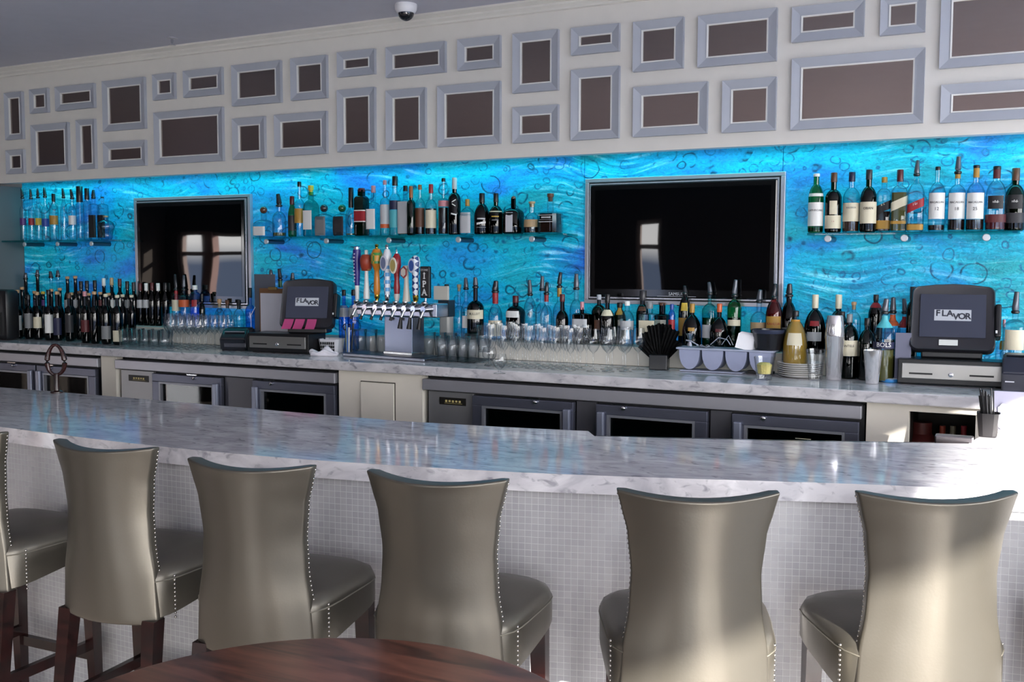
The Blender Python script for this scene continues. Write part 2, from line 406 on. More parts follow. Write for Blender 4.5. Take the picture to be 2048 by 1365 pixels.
# soffit over the back bar with its cornice
SY, SZ0 = 5.22, 2.308
IVORY = pm((222, 219, 211), 0.5)
bm = bmesh.new(); box(bm, -7.16, RIGHT, SY, 5.29, SZ0, CEIL); box(bm, -7.16, RIGHT, 5.35, 5.43, SZ0+0.03, CEIL)
struct('wall_soffit', bm, IVORY, 'ivory soffit wall hung with grey mirror frames')
bm = bmesh.new()
prof = [(0, 0), (0.055, 0), (0.055, -0.012), (0.03, -0.026), (0.03, -0.038), (0.016, -0.05), (0.016, -0.062), (0, -0.066)]
vs = [[bm.verts.new((X, SY-p, CEIL+q)) for p, q in prof] for X in (-7.16, RIGHT)]
for i in range(len(prof)-1): bm.faces.new((vs[0][i], vs[0][i+1], vs[1][i+1], vs[1][i]))
bm.faces.new(vs[0]); bm.faces.new(vs[1][::-1])
struct('trim_1', bm, IVORY, 'slim ivory cornice moulding where the soffit meets the ceiling')

# backlit art glass panels
edges = [-7.035, at(264, 350, 5.4).x, at(502, 350, 5.4).x, at(1168, 350, 5.4).x, at(1565, 350, 5.4).x, 1.2, 3.4]
PZ0, PZ1 = 1.235, 2.40
where = ['panel at the side wall end, behind the short glass shelf', 'panel around the screen nearer the side wall', 'wide panel between the two screens, behind the long glass shelf',
         'panel around the large screen in the middle', 'panel behind the whisky shelf', 'panel beyond the whisky shelf']
for i, (a, b) in enumerate(zip(edges, edges[1:])):
    o = link('blue_glass_artwork', B(a+0.002, b-0.002, 5.405, 5.425, PZ0, PZ1, bev=0.0015), ART)
    tag(o, 'backlit turquoise blue art glass '+where[i], 'wall panel', 'backlit blue art glass panels')

# back counter: base cabinet wall, worktop, riser
CT = EYE-0.55          # worktop height 1.15
FRONT = 4.66
fr0 = [(at(0, 700, 4.70).x-1.2, at(202, 712, 4.70).x), (at(231, 713, 4.70).x, at(677.5, 740, 4.70).x), (at(845, 749, 4.70).x, at(1734, 799, 4.70).x)]
niche = (at(1817, 850, 4.70).x, at(1951, 850, 4.70).x)
bm = bmesh.new(); cur = -7.04
NB = 0.55
for (a, b) in fr0+[niche]:
    if (a, b) == fr0[0]: a = -7.04
    if cur < a: box(bm, cur, a, 4.70, 4.76, 0.08, CT-0.05)
    if (a, b) == niche:
        zt = at(1880, 827, 4.70).z
        box(bm, a, b, 4.70, 4.76, zt, CT-0.05); box(bm, a, b, 4.70, 4.76, 0.08, NB)
    cur = b
box(bm, cur, 2.6, 4.70, 4.76, 0.08, CT-0.05)
struct('wall_counter_front', bm, CREAM(), 'cream painted base panels between the steel coolers')
bm = bmesh.new(); box(bm, -7.04, 2.6, FRONT, 5.40, CT-0.052, CT, bev=0.006)
tag(link('worktop', bm, MARBLE), 'long grey marble worktop of the back counter under the bottles', 'worktop')
bm = bmesh.new()
RIS = CT+0.105
risers = [(-7.03, -4.60), (-3.62, -0.60)]
where = ['between the side wall and the small register', 'between the beer taps and the large register']
for i, (a, b) in enumerate(risers):
    tag(link('bottle_riser', B(a, b, 5.20, 5.40, CT+0.001, RIS, bev=0.003), CREAM()), 'cream display step carrying the rear bottles '+where[i], 'shelf riser')
# access door in the cream panel
a = at(720, 762, 4.69); b = at(789, 766, 4.69)
t = thing('cabinet_door', 'flush cream access door in the base panel between two coolers', 'cabinet door', (0, 0, 0))
link('panel', B(a.x+0.006, b.x-0.006, 4.688, 4.699, 0.45, a.z-0.006), CREAM(), t)
bm = bmesh.new(); gz = a.z
box(bm, a.x, b.x, 4.6965, 4.7, gz-0.005, gz); box(bm, a.x, a.x+0.005, 4.6965, 4.7, 0.45, gz); box(bm, b.x-0.005, b.x, 4.6965, 4.7, 0.45, gz)
link('reveal', bm, pm((70, 66, 60), 0.8), t)
# open niche with stored things
bm = bmesh.new(); a, b = niche
box(bm, a-0.02, b+0.02, 5.15, 5.17, NB-0.02, zt+0.02); box(bm, a-0.02, a, 4.76, 5.15, NB-0.02, zt+0.02); box(bm, b, b+0.02, 4.76, 5.15, NB-0.02, zt+0.02)
box(bm, a, b, 4.76, 5.15, NB-0.02, NB); box(bm, a, b, 4.76, 5.15, zt, zt+0.02)
struct('wall_niche', bm, pm((30, 24, 22), 0.6), 'open dark storage niche in the cream panel below the large register')
def base_at(x, y, Y): return at(x, y, Y)
for k, (px, w, hh, c, lab) in enumerate([(1843, 0.15, 0.34, (92, 40, 36), 'red-brown drum'), (1885, 0.042, 0.18, (150, 60, 44), 'orange-red capped jar'), (1906, 0.042, 0.16, (120, 116, 96), 'grey-green jar'), (1928, 0.042, 0.2, (150, 40, 50), 'crimson capped jar')]):
    X = at(px, 860, 4.95).x; hh2 = at(px, 845 + (0 if k == 0 else 8), 4.95).z-NB
    r = w/2
    o = link('storage_jar', LT([(r*0.9, 0), (r, 0.01), (r, hh2*0.8), (r*0.6, hh2*0.88), (r*0.6, hh2), (0, hh2)], 16), pm(c, 0.4), None, True, (X, 4.95, NB+0.002))
    tag(o, lab+' stored inside the dark niche below the large register', 'jar')

# ------------------------------------------------------------------ mirror frames
FR = []
def Z(ox, s, rows):
    for (l, tp, r, bt) in rows: FR.append((ox+l/s, tp/s, ox+r/s, bt/s))
Z(0, 2.926, [(30, 547, 133, 822), (40, 882, 143, 1021), (178, 527, 283, 668), (186, 735, 402, 1013), (328, 512, 555, 652), (450, 706, 558, 994),
  (603, 478, 849, 772), (610, 837, 855, 983), (898, 440, 1025, 590), (905, 662, 1306, 965), (1077, 418, 1303, 574), (1360, 385, 1646, 625),
  (1364, 697, 1552, 935), (1610, 675, 1915, 917), (1705, 345, 1915, 592)])
Z(680, 2.926, [(-12, 310, 207, 455), (-12, 530, 207, 893), (273, 280, 620, 457), (273, 533, 504, 880), (575, 507, 941, 862), (692, 234, 941, 417),
  (1015, 202, 1281, 549), (1015, 632, 1280, 840), (1357, 168, 1638, 327), (1357, 412, 1638, 824), (1720, 132, 2014, 424), (1720, 513, 2154, 805)])
Z(1348, 2.926, [(145, 97, 606, 397), (287, 476, 602, 780), (694, 46, 1117, 252), (693, 347, 1470, 763), (1212, -14, 1476, 212), (1567, -48, 2700, 404), (1565, 500, 2560, 722)])
FRAMEM = pm((172, 177, 186), 0.45); BEAD = pm((226, 226, 222), 0.4)
MIRM, t_, b_ = newmat('bronze_mirror'); b_.inputs['Base Color'].default_value = (0.30, 0.25, 0.225, 1); b_.inputs['Metallic'].default_value = 1; b_.inputs['Roughness'].default_value = 0.03
def frame(i, x0, y0, x1, y1):
    Y = SY-0.012
    a = at(x0, y0, Y); c = at(x0, y1, Y); b = at(x1, y0, Y)
    X0, X1, Z1, Z0 = a.x, b.x, a.z, c.z
    cx, cz = (X0+X1)/2, (Z0+Z1)/2; w, h = (X1-X0)/2, (Z1-Z0)/2
    bw = min(0.046, w*0.40)
    wd_, ht_ = 2*w, 2*h
    shape = 'square' if 0.8 < wd_/ht_ < 1.25 else ('wide' if wd_ > ht_ else 'tall')
    size = 'large' if wd_*ht_ > 0.13 else ('small' if wd_*ht_ < 0.055 else 'medium')
    row = 'upper' if i in UPPER else 'lower'
    CNT[row] += 1
    lab = '%s %s grey-framed mirror, %s from the side wall in the %s row' % (size, shape, ORD[CNT[row]-1], row)
    t = thing('framed_mirror', lab, 'mirror', (cx, SY, cz), 0, 'grey framed mirrors on the soffit')
    def ring(bm, o, i_, yo, yi, yb):
        (ow, oh), (iw, ih) = o, i_
        O = [bm.verts.new((sx*ow, yo, sz*oh)) for sx, sz in ((-1, -1), (1, -1), (1, 1), (-1, 1))]
        I = [bm.verts.new((sx*iw, yi, sz*ih)) for sx, sz in ((-1, -1), (1, -1), (1, 1), (-1, 1))]
        O2 = [bm.verts.new((v.co.x, yb, v.co.z)) for v in O]; I2 = [bm.verts.new((v.co.x, yb, v.co.z)) for v in I]
        for k in range(4):
            j = (k+1) % 4
            bm.faces.new((O[k], O[j], I[j], I[k])); bm.faces.new((O[k], O2[k], O2[j], O[j])); bm.faces.new((I[k], I[j], I2[j], I2[k])); bm.faces.new((O2[k], I2[k], I2[j], O2[j]))
    bm = bmesh.new(); ring(bm, (w, h), (w-bw, h-bw), -0.026, -0.012, 0); link('frame', bm, FRAMEM, t)
    bm = bmesh.new(); ring(bm, (w-bw+0.001, h-bw+0.001), (w-bw-0.006, h-bw-0.006), -0.018, -0.016, 0); link('bead', bm, BEAD, t)
    link('mirror', B(-(w-bw-0.005), w-bw-0.005, -0.006, -0.001, -(h-bw-0.005), h-bw-0.005), MIRM, t)
CNT = {'upper': 0, 'lower': 0}
UPPER = {i for i, f in enumerate(FR) if f[1] < 190-0.118*(f[0])+0.0 }
for i in sorted(range(len(FR)), key=lambda k: FR[k][0]):
    frame(i, *FR[i])

# ------------------------------------------------------------------ security camera and sprinkler on the ceiling
p = at(812, 30, 4.95); p.z = CEIL
t = thing('security_camera', 'white dome security camera with dark glass bubble on the ceiling', 'security camera', (p.x, p.y, CEIL))
link('housing', LT([(0.062, 0), (0.064, -0.006), (0.062, -0.03), (0.05, -0.05), (0.046, -0.05)], 24), pm((225, 225, 228), 0.35), t, True)
bm = bmesh.new(); lathe(bm, [(0.046, -0.048)]+[(0.046*math.cos(a), -0.048-0.044*math.sin(a)) for a in [k*PI/12 for k in range(1, 6)]]+[(0, -0.092)], 20, cap=False)
link('dome', bm, pm((26, 27, 32), 0.06, coat=0.5), t, True)
link('lens', LT([(0, -0.0935), (0.012, -0.09), (0.012, -0.08)], 12), pm((120, 124, 135), 0.1), t, True)
p = on(344, 76, CEIL)
t = thing('sprinkler_head', 'small chrome sprinkler head on the ceiling', 'sprinkler', (p.x, p.y, CEIL))
link('escutcheon', LT([(0.035, 0), (0.035, -0.004), (0.012, -0.008), (0, -0.008)], 20), pm((190, 190, 200), 0.3, 0.8), t, True)
link('stem', LT([(0.009, -0.006), (0.009, -0.03), (0.004, -0.034), (0.004, -0.046), (0, -0.046)], 12), CHROME(), t, True)
link('deflector', LT([(0, -0.046), (0.024, -0.046), (0.024, -0.0485), (0, -0.0485)], 14), CHROME(), t, True)
p = at(5, 622, 4.62)
# wall outlet on the side wall
t = thing('wall_outlet', 'white power outlet on the dark side wall behind the bottles', 'outlet', (-7.038, 5.02, 1.60))
link('cover_plate', B(0, 0.006, -0.04, 0.04, -0.06, 0.06, bev=0.002), pm((200, 206, 208), 0.4), t)
for z in (-0.025, 0.025): link('socket', B(0.006, 0.009, -0.016, 0.016, z-0.014, z+0.014, bev=0.003), pm((150, 156, 158), 0.4), t)

# ------------------------------------------------------------------ screens
def screen(px0, px1, yt, yb, lab, logo):
    a = at(px0, yt, 5.36); b = at(px1, yb, 5.36)
    X0, X1 = a.x, at(px1, yb, 5.36).x
    Z1_, Z0_ = a.z, yb
    t = thing('television', lab, 'television', ((X0+X1)/2, 5.404, 0))
    w = (X1-X0)/2; z1 = Z1_; z0 = at(px0, yb, 5.36).z
    bm = bmesh.new(); fb = 0.022
    for (x0_, x1_, za, zb) in ((-w, w, z1-fb, z1), (-w, w, z0, z0+fb), (-w, -w+fb, z0+fb, z1-fb), (w-fb, w, z0+fb, z1-fb)):
        box(bm, x0_, x1_, -0.03, -0.001, za, zb, bev=0.002)
    link('outer_frame', bm, pm((188, 188, 196), 0.3, 0.7), t)
    bm = bmesh.new(); g = 0.030
    for (x0_, x1_, za, zb) in ((-w+g, w-g, z1-g-0.008, z1-g), (-w+g, w-g, z0+g, z0+g+0.008), (-w+g, -w+g+0.008, z0+g+0.008, z1-g-0.008), (w-g-0.008, w-g, z0+g+0.008, z1-g-0.008)):
        box(bm, x0_, x1_, -0.038, -0.01, za, zb)
    link('inner_trim', bm, pm((205, 205, 212), 0.25, 0.8), t)
    link('backing', B(-w+0.02, w-0.02, -0.02, -0.002, z0+0.02, z1-0.02), pm((20, 20, 22), 0.6), t)
    e = g+0.009
    link('bezel', B(-w+e, w-e, -0.044, -0.02, z0+e, z1-e, bev=0.006), pm((8, 8, 9), 0.12, coat=0.4), t)
    # the glossy panel bows very slightly
    bm = bmesh.new(); q = e+0.03; nx, nz = 24, 8
    G = [[bm.verts.new((-w+q+(2*w-2*q)*i/nx, -0.0452-0.0005*math.sin(PI*i/nx*2.6)*math.sin(PI*j/nz), z0+q+0.015+(z1-z0-2*q-0.015)*j/nz)) for j in range(nz+1)] for i in range(nx+1)]
    for i in range(nx):
        for j in range(nz): bm.faces.new((G[i][j], G[i+1][j], G[i+1][j+1], G[i][j+1]))
    sm = pm((5, 5, 7), 0.02, spec=0.4)
    link('screen', bm, sm, t, True)
    if logo:
        text('SAMSUNG', 0.017, pm((205, 205, 210), 0.4), t, (0, -0.0462, z0+e+0.022), name='maker_lettering')
        link('light_strip', B(-0.12, 0.10, -0.0456, -0.044, z0+e+0.008, z0+e+0.0105), pm((170, 170, 176), 0.3), t)
        link('power_light', LT([(0.012, 0), (0.012, 0.006), (0, 0.006)], 12), BLACK(), t, loc=(0.0, -0.025, z0-0.004))
    return t
screen(1168.5, 1564, 357.6, 607, 'large wall screen with silver frame, black glossy glass, between the long and whisky shelves', True)
screen(264, 500.5, 396, 612, 'wall screen with silver frame reflecting windows, between the short and long shelves', False)

# ------------------------------------------------------------------ steel coolers under the back counter
def cooler(x0, x1, lab, lay, badge, script):
    """lay: (kind, left px, right px, handle side)"""
    Y = 4.715; t = thing('back_bar_cooler', lab, 'bar cooler', ((x0+x1)/2, Y, 0), 0, 'steel back bar coolers'); ox = (x0+x1)/2
    zt = CT-0.055
    link('cabinet', B(x0-ox+0.012, x1-ox-0.012, 0.02, 0.30, 0.09, zt-0.02), pm((34, 34, 38), 0.5), t)
    link('recess_edge', B(x0-ox+0.002, x1-ox-0.002, 0.06, 0.09, 0.09, zt-0.002), pm((6, 6, 7), 0.7), t)
    link('top_rail', B(x0-ox+0.006, x1-ox-0.02, -0.03, 0.06, zt-0.078, zt-0.018, bev=0.004), pm((168, 168, 176), 0.32, 0.6), t)
    for (kind, p, q, side) in lay:
        a, b = p-ox, q-ox
        if kind == 'grille':
            link('grille_panel', B(a, b, 0.0, 0.02, 0.12, zt-0.085, bev=0.002), pm((150, 150, 152), 0.32, 0.6), t)
            if badge:
                d = thing_part('badge', B(a+0.07, b-0.045, -0.003, 0.0, zt-0.155, zt-0.115), pm((24, 22, 20), 0.4), t)
                bm = bmesh.new(); cxb = (a+0.07+b-0.045)/2
                for q in range(5): box(bm, cxb-0.045+q*0.021, cxb-0.033+q*0.021, -0.0045, -0.003, zt-0.141+0.002*(q % 2), zt-0.129)
                box(bm, cxb-0.05, cxb+0.06, -0.0045, -0.003, zt-0.147, zt-0.1455)
                link('badge_marks', bm, pm((196, 180, 120), 0.4), d)
        elif kind == 'post':
            link('divider_post', B(a, b, 0.0, 0.02, 0.12, zt-0.085, bev=0.002), pm((96, 96, 102), 0.32, 0.6), t)
        else:
            top = zt-0.092
            bm = bmesh.new(); f = 0.085
            for (xa, xb, za, zb) in ((a, b, top-0.05, top), (a, b, 0.12, 0.18), (a, a+f*0.7, 0.18, top-0.05), (b-f*0.7, b, 0.18, top-0.05)):
                box(bm, xa, xb, -0.025, 0.01, za, zb, bev=0.003)
            d = link('door', bm, pm((104, 107, 122), 0.3, 0.7), t)
            bm = bmesh.new()
            for (xa, xb, za, zb) in ((a+0.06, b-0.06, top-0.062, top-0.05), (a+0.06, a+0.072, 0.18, top-0.062), (b-0.072, b-0.06, 0.18, top-0.062)):
                box(bm, xa, xb, -0.028, 0.0, za, zb)
            link('gasket_trim', bm, pm((150, 152, 160), 0.35, 0.6), d)
            link('door_glass', B(a+0.06, b-0.06, -0.004, 0.0, 0.18, top-0.05), glass((0.30, 0.32, 0.34), 0.5, 0.8), d)
            link('interior', B(a+0.03, b-0.03, 0.012, 0.02, 0.18, top-0.03), pm((10, 10, 12), 0.5), d)
            hx = (b-0.05, b-0.012) if side == 'r' else (a+0.012, a+0.05)
            link('handle', B(hx[0], hx[1], -0.05, -0.026, 0.3, top-0.035, bev=0.006), pm((150, 156, 174), 0.3, 0.6), d)
            hx = hx[0]-0.16 if side == 'r' else hx[1]+0.1
            link('lock', LT([(0.011, 0), (0.011, 0.012), (0.007, 0.014), (0, 0.014)], 14, M=Matrix.Rotation(PI/2, 4, 'X')), CHROME(), d, True, (hx, -0.026, top-0.012))
            link('hinge', B(hx-0.06, hx+0.02, -0.03, -0.02, top+0.004, top+0.01), CHROME(), d)
            if script and kind == 'scriptdoor':
                text('true', 0.042, pm((205, 200, 175), 0.4), d, (b-0.20, -0.0075, top-0.12), name='maker_script', sx=1.2)
                link('script_line', B(b-0.28, b-0.21, -0.0075, -0.0065, top-0.098, top-0.095), pm((205, 200, 175), 0.4), d)
    return t
def thing_part(name, bm, mt, t): return link(name, bm, mt, t)
PX = lambda x, y: at(x, y, 4.70).x
(a0, a1), (b0, b1), (c0, c1) = fr0
a0 = -7.03
cooler(a0, a1, 'two-door steel cooler under the worktop at the side wall end', [('door', a0+0.03, PX(72, 750), 'r'), ('door', PX(76, 750), PX(192, 750), 'l')], False, False)
cooler(b0, b1, 'steel cooler with grille panel and two glass doors below the small register', [('grille', b0+0.03, PX(304, 750), ''), ('door', PX(306, 750), PX(443, 750), 'r'), ('post', PX(446, 750), PX(503, 750), ''), ('door', PX(506, 750), PX(670, 750), 'l')], True, False)
cooler(c0, c1, 'long three-door steel cooler under the wine glasses', [('grille', c0+0.03, PX(944, 800), ''), ('door', PX(946, 800), PX(1148, 800), 'r'), ('post', PX(1151, 800), PX(1190, 800), ''), ('door', PX(1193, 800), PX(1416, 800), 'l'),
       ('post', PX(1420, 800), PX(1462, 800), ''), ('scriptdoor', PX(1465, 800), PX(1720, 800), 'l')], True, True)

# ------------------------------------------------------------------ the bar counter
BT = EYE-0.64
K = 0.64/0.49
def scl(pts): return [(x*K, y*K) for x, y in pts]
def smooth(pts, n=3):
    for _ in range(n):
        q = [pts[0]]
        for a, b in zip(pts, pts[1:]):
            q += [(a[0]*.75+b[0]*.25, a[1]*.75+b[1]*.25), (a[0]*.25+b[0]*.75, a[1]*.25+b[1]*.75)]
        q.append(pts[-1]); pts = q
    return pts
front = scl([(-4.2, 2.06), (-3.4, 2.03), (-2.75, 1.995), (-2.35, 1.975), (-2.0, 1.975), (-1.66, 2.0), (-1.36, 2.05), (-1.08, 2.11), (-.895, 2.163), (-.704, 2.225), (-.489, 2.30), (-.312, 2.36), (-.152, 2.405), (.014, 2.44), (.5, 2.52), (1.1, 2.6)])
back = scl([(-4.6, 2.64), (-3.6, 2.64), (-3.0, 2.65), (-2.5, 2.65), (-2.1, 2.645), (-1.73, 2.65), (-1.403, 2.695), (-1.134, 2.753), (-1.088, 2.668), (-.87, 2.745), (-.546, 2.862), (-.12, 3.040)])
f2 = smooth(front, 3)
corner = on(1955, 874, BT)
backend = [(corner.x, corner.y), (corner.x+0.05, corner.y+0.03), (1.1, corner.y+0.12), (1.6, corner.y+0.12), (1.6, front[-1][1]+0.02)]
poly = f2 + backend[::-1] + [(x, y) for x, y in back[::-1]]
bm = bmesh.new(); top = prism(bm, poly, BT-0.058, BT)
E_ = [e for v in top for e in v.link_edges if e.verts[0] in top and e.verts[1] in top]
bmesh.ops.bevel(bm, geom=list(set(E_)), offset=0.006, segments=2, affect='EDGES')
t_bar = thing('bar_counter', 'long curved bar counter with grey marble top and white mosaic front', 'bar counter', (-2, 3, 0))
OFF = Vector((2, -3, 0))
def shift(bm):
    for v in bm.verts: v.co += OFF
    return bm
link('marble_top', shift(bm), MARBLE, t_bar)
# mosaic front and the body behind it
def offset(pts, d):
    out = []
    for i, p in enumerate(pts):
        a = Vector(pts[max(i-1, 0)]); b = Vector(pts[min(i+1, len(pts)-1)]); tt = (b-a).normalized(); n = Vector((-tt.y, tt.x))
        out.append((p[0]+n.x*d, p[1]+n.y*d))
    return out
fo = offset(f2, 0.022)
bm = bmesh.new(); uv = bm.loops.layers.uv.new('UVMap'); s = 0; prev = None
for (x0, y0), (x1, y1) in zip(fo, fo[1:]):
    L_ = math.hypot(x1-x0, y1-y0)
    vs = [bm.verts.new(c) for c in ((x0, y0, 0.001), (x1, y1, 0.001), (x1, y1, BT-0.058), (x0, y0, BT-0.058))]
    f = bm.faces.new(vs)
    for lp, (u, v) in zip(f.loops, ((s, 0), (s+L_, 0), (s+L_, BT-0.058), (s, BT-0.058))): lp[uv].uv = (u, v)
    s += L_
bmesh.ops.remove_doubles(bm, verts=bm.verts, dist=1e-5)
link('mosaic_front', shift(bm), MOSAIC, t_bar, True)
bk = offset(f2, 0.03)
bm = bmesh.new(); prism(bm, bk + offset(f2, 0.30)[::-1], 0.002, BT-0.06); link('bar_body', shift(bm), pm((90, 88, 86), 0.7), t_bar)
# steel edging where the sink station meets the bar
rail = scl([(-1.128, 2.748), (-1.088, 2.668), (-.87, 2.745), (-.546, 2.862), (-.12, 3.040)])
bm = bmesh.new(); ro = offset(rail, 0.045); prism(bm, offset(rail, 0.003)[1:]+ro[1:][::-1], BT-0.05, BT-0.004); box(bm, rail[-1][0]-0.12, rail[-1][0]+0.01, rail[-1][1]+0.02, rail[-1][1]+0.07, BT-0.04, BT+0.02, bev=0.005)
link('steel_edge', shift(bm), pm((150, 144, 146), 0.22, 1.0), t_bar)

# ------------------------------------------------------------------ bar stools
def stool(idx, cx, cy_, ang, lab, wtop=0.385, parts=True):
    t = thing('bar_stool', lab, 'bar stool', (cx, cy_, 0), math.radians(ang), 'metallic leather bar stools at the bar')
    if idx == 0:
        ST['proto'] = t
        ZB, ZT, H = 0.60, EYE-0.55, 0
        def hw(z):
            u = (z-ZB)/(ZT-ZB)
            pts = [(0, 0.186), (0.25, 0.180), (0.45, 0.164), (0.62, 0.160), (0.8, 0.170), (0.93, 0.188), (1.0, 0.199)]
            for (a, va), (b, vb) in zip(pts, pts[1:]):
                if u <= b:
                    k = (u-a)/(b-a); k = k*k*(3-2*k)*0.5+k*0.5; return va+(vb-va)*k
            return 0.2
        def yb(z, s):
            u = (z-ZB)/(ZT-ZB)
            return -0.0 - 0.015*math.sin(u*PI*0.5)-0.035*max(0, u-0.55)**1.5*2 + (0.052+0.02*u)*s*s
        nz, ns = 26, 16
        bm = bmesh.new(); th = 0.055
        def grid(off):
            return [[bm.verts.new((s*hw(z), yb(z, s)+off*(1 if abs(s) < 0.999 else 0.55), z + (-0.012*(1-s*s) if i == nz else 0)*1.0)) for s in [(-1+2*j/ns) for j in range(ns+1)]] for i in range(nz+1) for z in [ZB+(ZT-ZB)*i/nz]]
        A = grid(0); Bk = grid(th)
        for i in range(nz):
            for j in range(ns):
                bm.faces.new((A[i][j], A[i][j+1], A[i+1][j+1], A[i+1][j])); bm.faces.new((Bk[i][j], Bk[i+1][j], Bk[i+1][j+1], Bk[i][j+1]))
            bm.faces.new((A[i][0], A[i+1][0], Bk[i+1][0], Bk[i][0])); bm.faces.new((A[i][ns], Bk[i][ns], Bk[i+1][ns], A[i+1][ns]))
        for j in range(ns):
            bm.faces.new((A[nz][j], A[nz][j+1], Bk[nz][j+1], Bk[nz][j])); bm.faces.new((A[0][j], Bk[0][j], Bk[0][j+1], A[0][j+1]))
        bmesh.ops.recalc_face_normals(bm, faces=bm.faces)
        sharp = [e for e in bm.edges if len(e.link_faces) == 2 and e.calc_face_angle(0) > 0.9]
        bmesh.ops.bevel(bm, geom=sharp, offset=0.007, segments=3, affect='EDGES', profile=0.6)
        o = link('backrest', bm, LEATHER, t); o.data.shade_smooth()
        # nailhead trim down both edges
        nm = pm((176, 172, 166), 0.25, 1.0)
        for sgn in (-1, 1):
            bm = bmesh.new(); z = ZB+0.01
            while z < ZT-0.01:
                c = Vector((sgn*(hw(z)-0.0012), yb(z, 1)+0.024, z))
                bmesh.ops.create_uvsphere(bm, u_segments=6, v_segments=4, radius=0.0038, matrix=Matrix.Translation(c)); z += 0.0128
            o = link('nailhead_trim', bm, nm, t); o.data.shade_smooth()
        # seat: rounded wedge
        bm = bmesh.new()
        yf, yr, zt_, nL = 0.425, 0.028, EYE-0.915, 10
        def outline(grow, n=40):
            pts = []
            for k in range(n):
                a = 2*PI*k/n; c, s_ = math.cos(a), math.sin(a); e_ = 5.0
                kk = (abs(c)**e_+abs(s_)**e_)**(-1/e_)
                yy = (yr+yf)/2 + s_*kk*((yf-yr)/2+grow); u = (yy-yr)/(yf-yr)
                pts.append(((0.203+0.034*min(1, u*1.15))*c*kk*(1+grow/0.22), yy + (0.018*(1-c*c) if s_ > 0 else 0)))
            return pts
        layers = [(-0.03, 'b', 0.002), (0.0, 'b', 0.01), (0.0, 't', -0.035), (-0.008, 't', -0.015), (-0.03, 't', 0.0), (-0.09, 't', 0.012), (-0.15, 't', 0.017)]
        rings = []
        for g, w_, dz in layers:
            r = []
            for (x, y) in outline(g):
                u = max(0, min(1, (y-yr)/(yf-yr)))
                zb_ = ZB+0.005+(0.065)*u
                r.append(bm.verts.new((x, y, (zb_+dz) if w_ == 'b' else zt_+dz-0.01*(1-u))))
            rings.append(r)
        n = len(rings[0])
        for a, b in zip(rings, rings[1:]):
            for i in range(n):
                j = (i+1) % n; bm.faces.new((a[i], a[j], b[j], b[i]))
        bm.faces.new(rings[0][::-1]); bm.faces.new(rings[-1])
        o = link('seat', bm, LEATHER, t, True)
        bm = bmesh.new(); tube(bm, [(x*1.003, y, zt_-0.042-0.01*(1-max(0, min(1, (y-yr)/(yf-yr))))) for x, y in outline(0.0)], 0.0022, 6, close=True)
        link('seam_piping', bm, pm((120, 116, 104), 0.4, 0.6), o, True)
        # second nail row where the back wraps onto the seat side
        for sgn in (-1, 1):
            bm = bmesh.new(); z = ZB+0.012
            while z < zt_-0.03:
                bmesh.ops.create_uvsphere(bm, u_segments=6, v_segments=4, radius=0.0044, matrix=Matrix.Translation((sgn*0.2065, yb(z, 1)+0.055, z))); z += 0.013
            o2 = link('seat_nailheads', bm, nm, o); o2.data.shade_smooth()
        # legs and stretchers
        def leg(x, y, x2, y2, zt2):
            bm = bmesh.new(); a, b = 0.024, 0.015
            v = [[bm.verts.new((X+sx*r, Y_+sy_*r, z)) for sx, sy_ in ((-1, -1), (1, -1), (1, 1), (-1, 1))] for X, Y_, r, z in ((x2, y2, b, 0.001), (x, y, a, zt2))]
            for i in range(4):
                j = (i+1) % 4; bm.faces.new((v[0][i], v[0][j], v[1][j], v[1][i]))
            bm.faces.new(v[0][::-1]); bm.faces.new(v[1])
            link('leg', bm, DARKWOOD, t)
        for sx_ in (-1, 1):
            leg(sx_*0.165, 0.055, sx_*0.185, -0.02, ZB+0.015); leg(sx_*0.185, 0.385, sx_*0.195, 0.40, ZB+0.07)
        for (pa, pb) in (((-0.172, 0.395), (0.172, 0.395)), ((-0.17, 0.02), (0.17, 0.02))):
            link('stretcher', B(pa[0], pb[0], pa[1]-0.011, pa[1]+0.011, 0.26 if pa[1] > 0.2 else 0.33, 0.295 if pa[1] > 0.2 else 0.365), DARKWOOD, t)
        for sx_ in (-1, 1):
            link('stretcher', B(sx_*0.179-0.011, sx_*0.179+0.011, 0.03, 0.385, 0.30, 0.335), DARKWOOD, t)
    else:
        def cp(o, par):
            c = o.copy(); COL.objects.link(c); c.parent = par
            for ch in kids.get(o.name, []): cp(ch, c)
        kids = {}
        for o in COL.objects:
            if o.parent: kids.setdefault(o.parent.name, []).append(o)
        for ch in kids[ST['proto'].name]: cp(ch, t)
    return t
ST = {}
STOOLS = [(-2.50, 2.135, 5, 'metallic taupe leather bar stool, second from the side wall end, scuffed back'),
          (-1.905, 2.12, 10, 'metallic taupe leather bar stool behind the far edge of the round table'),
          (-1.355, 2.21, 9, 'metallic taupe leather bar stool in the middle of the row, beside the round table'),
          (-0.68, 2.35, 23, 'bar stool half shaded with sunlight only on its lower back corner'),
          (-0.152, 2.61, 28, 'bar stool crossed by a diagonal sunlight edge on its back'),
          (-3.15, 2.12, 2, 'bar stool at the side wall end of the row, cut by the picture edge'),
          (0.40, 2.80, 24, 'bar stool in full sun, only its seat edge in view')]
for i, (x, y, a, lab) in enumerate(STOOLS): stool(i, x, y, a, lab)

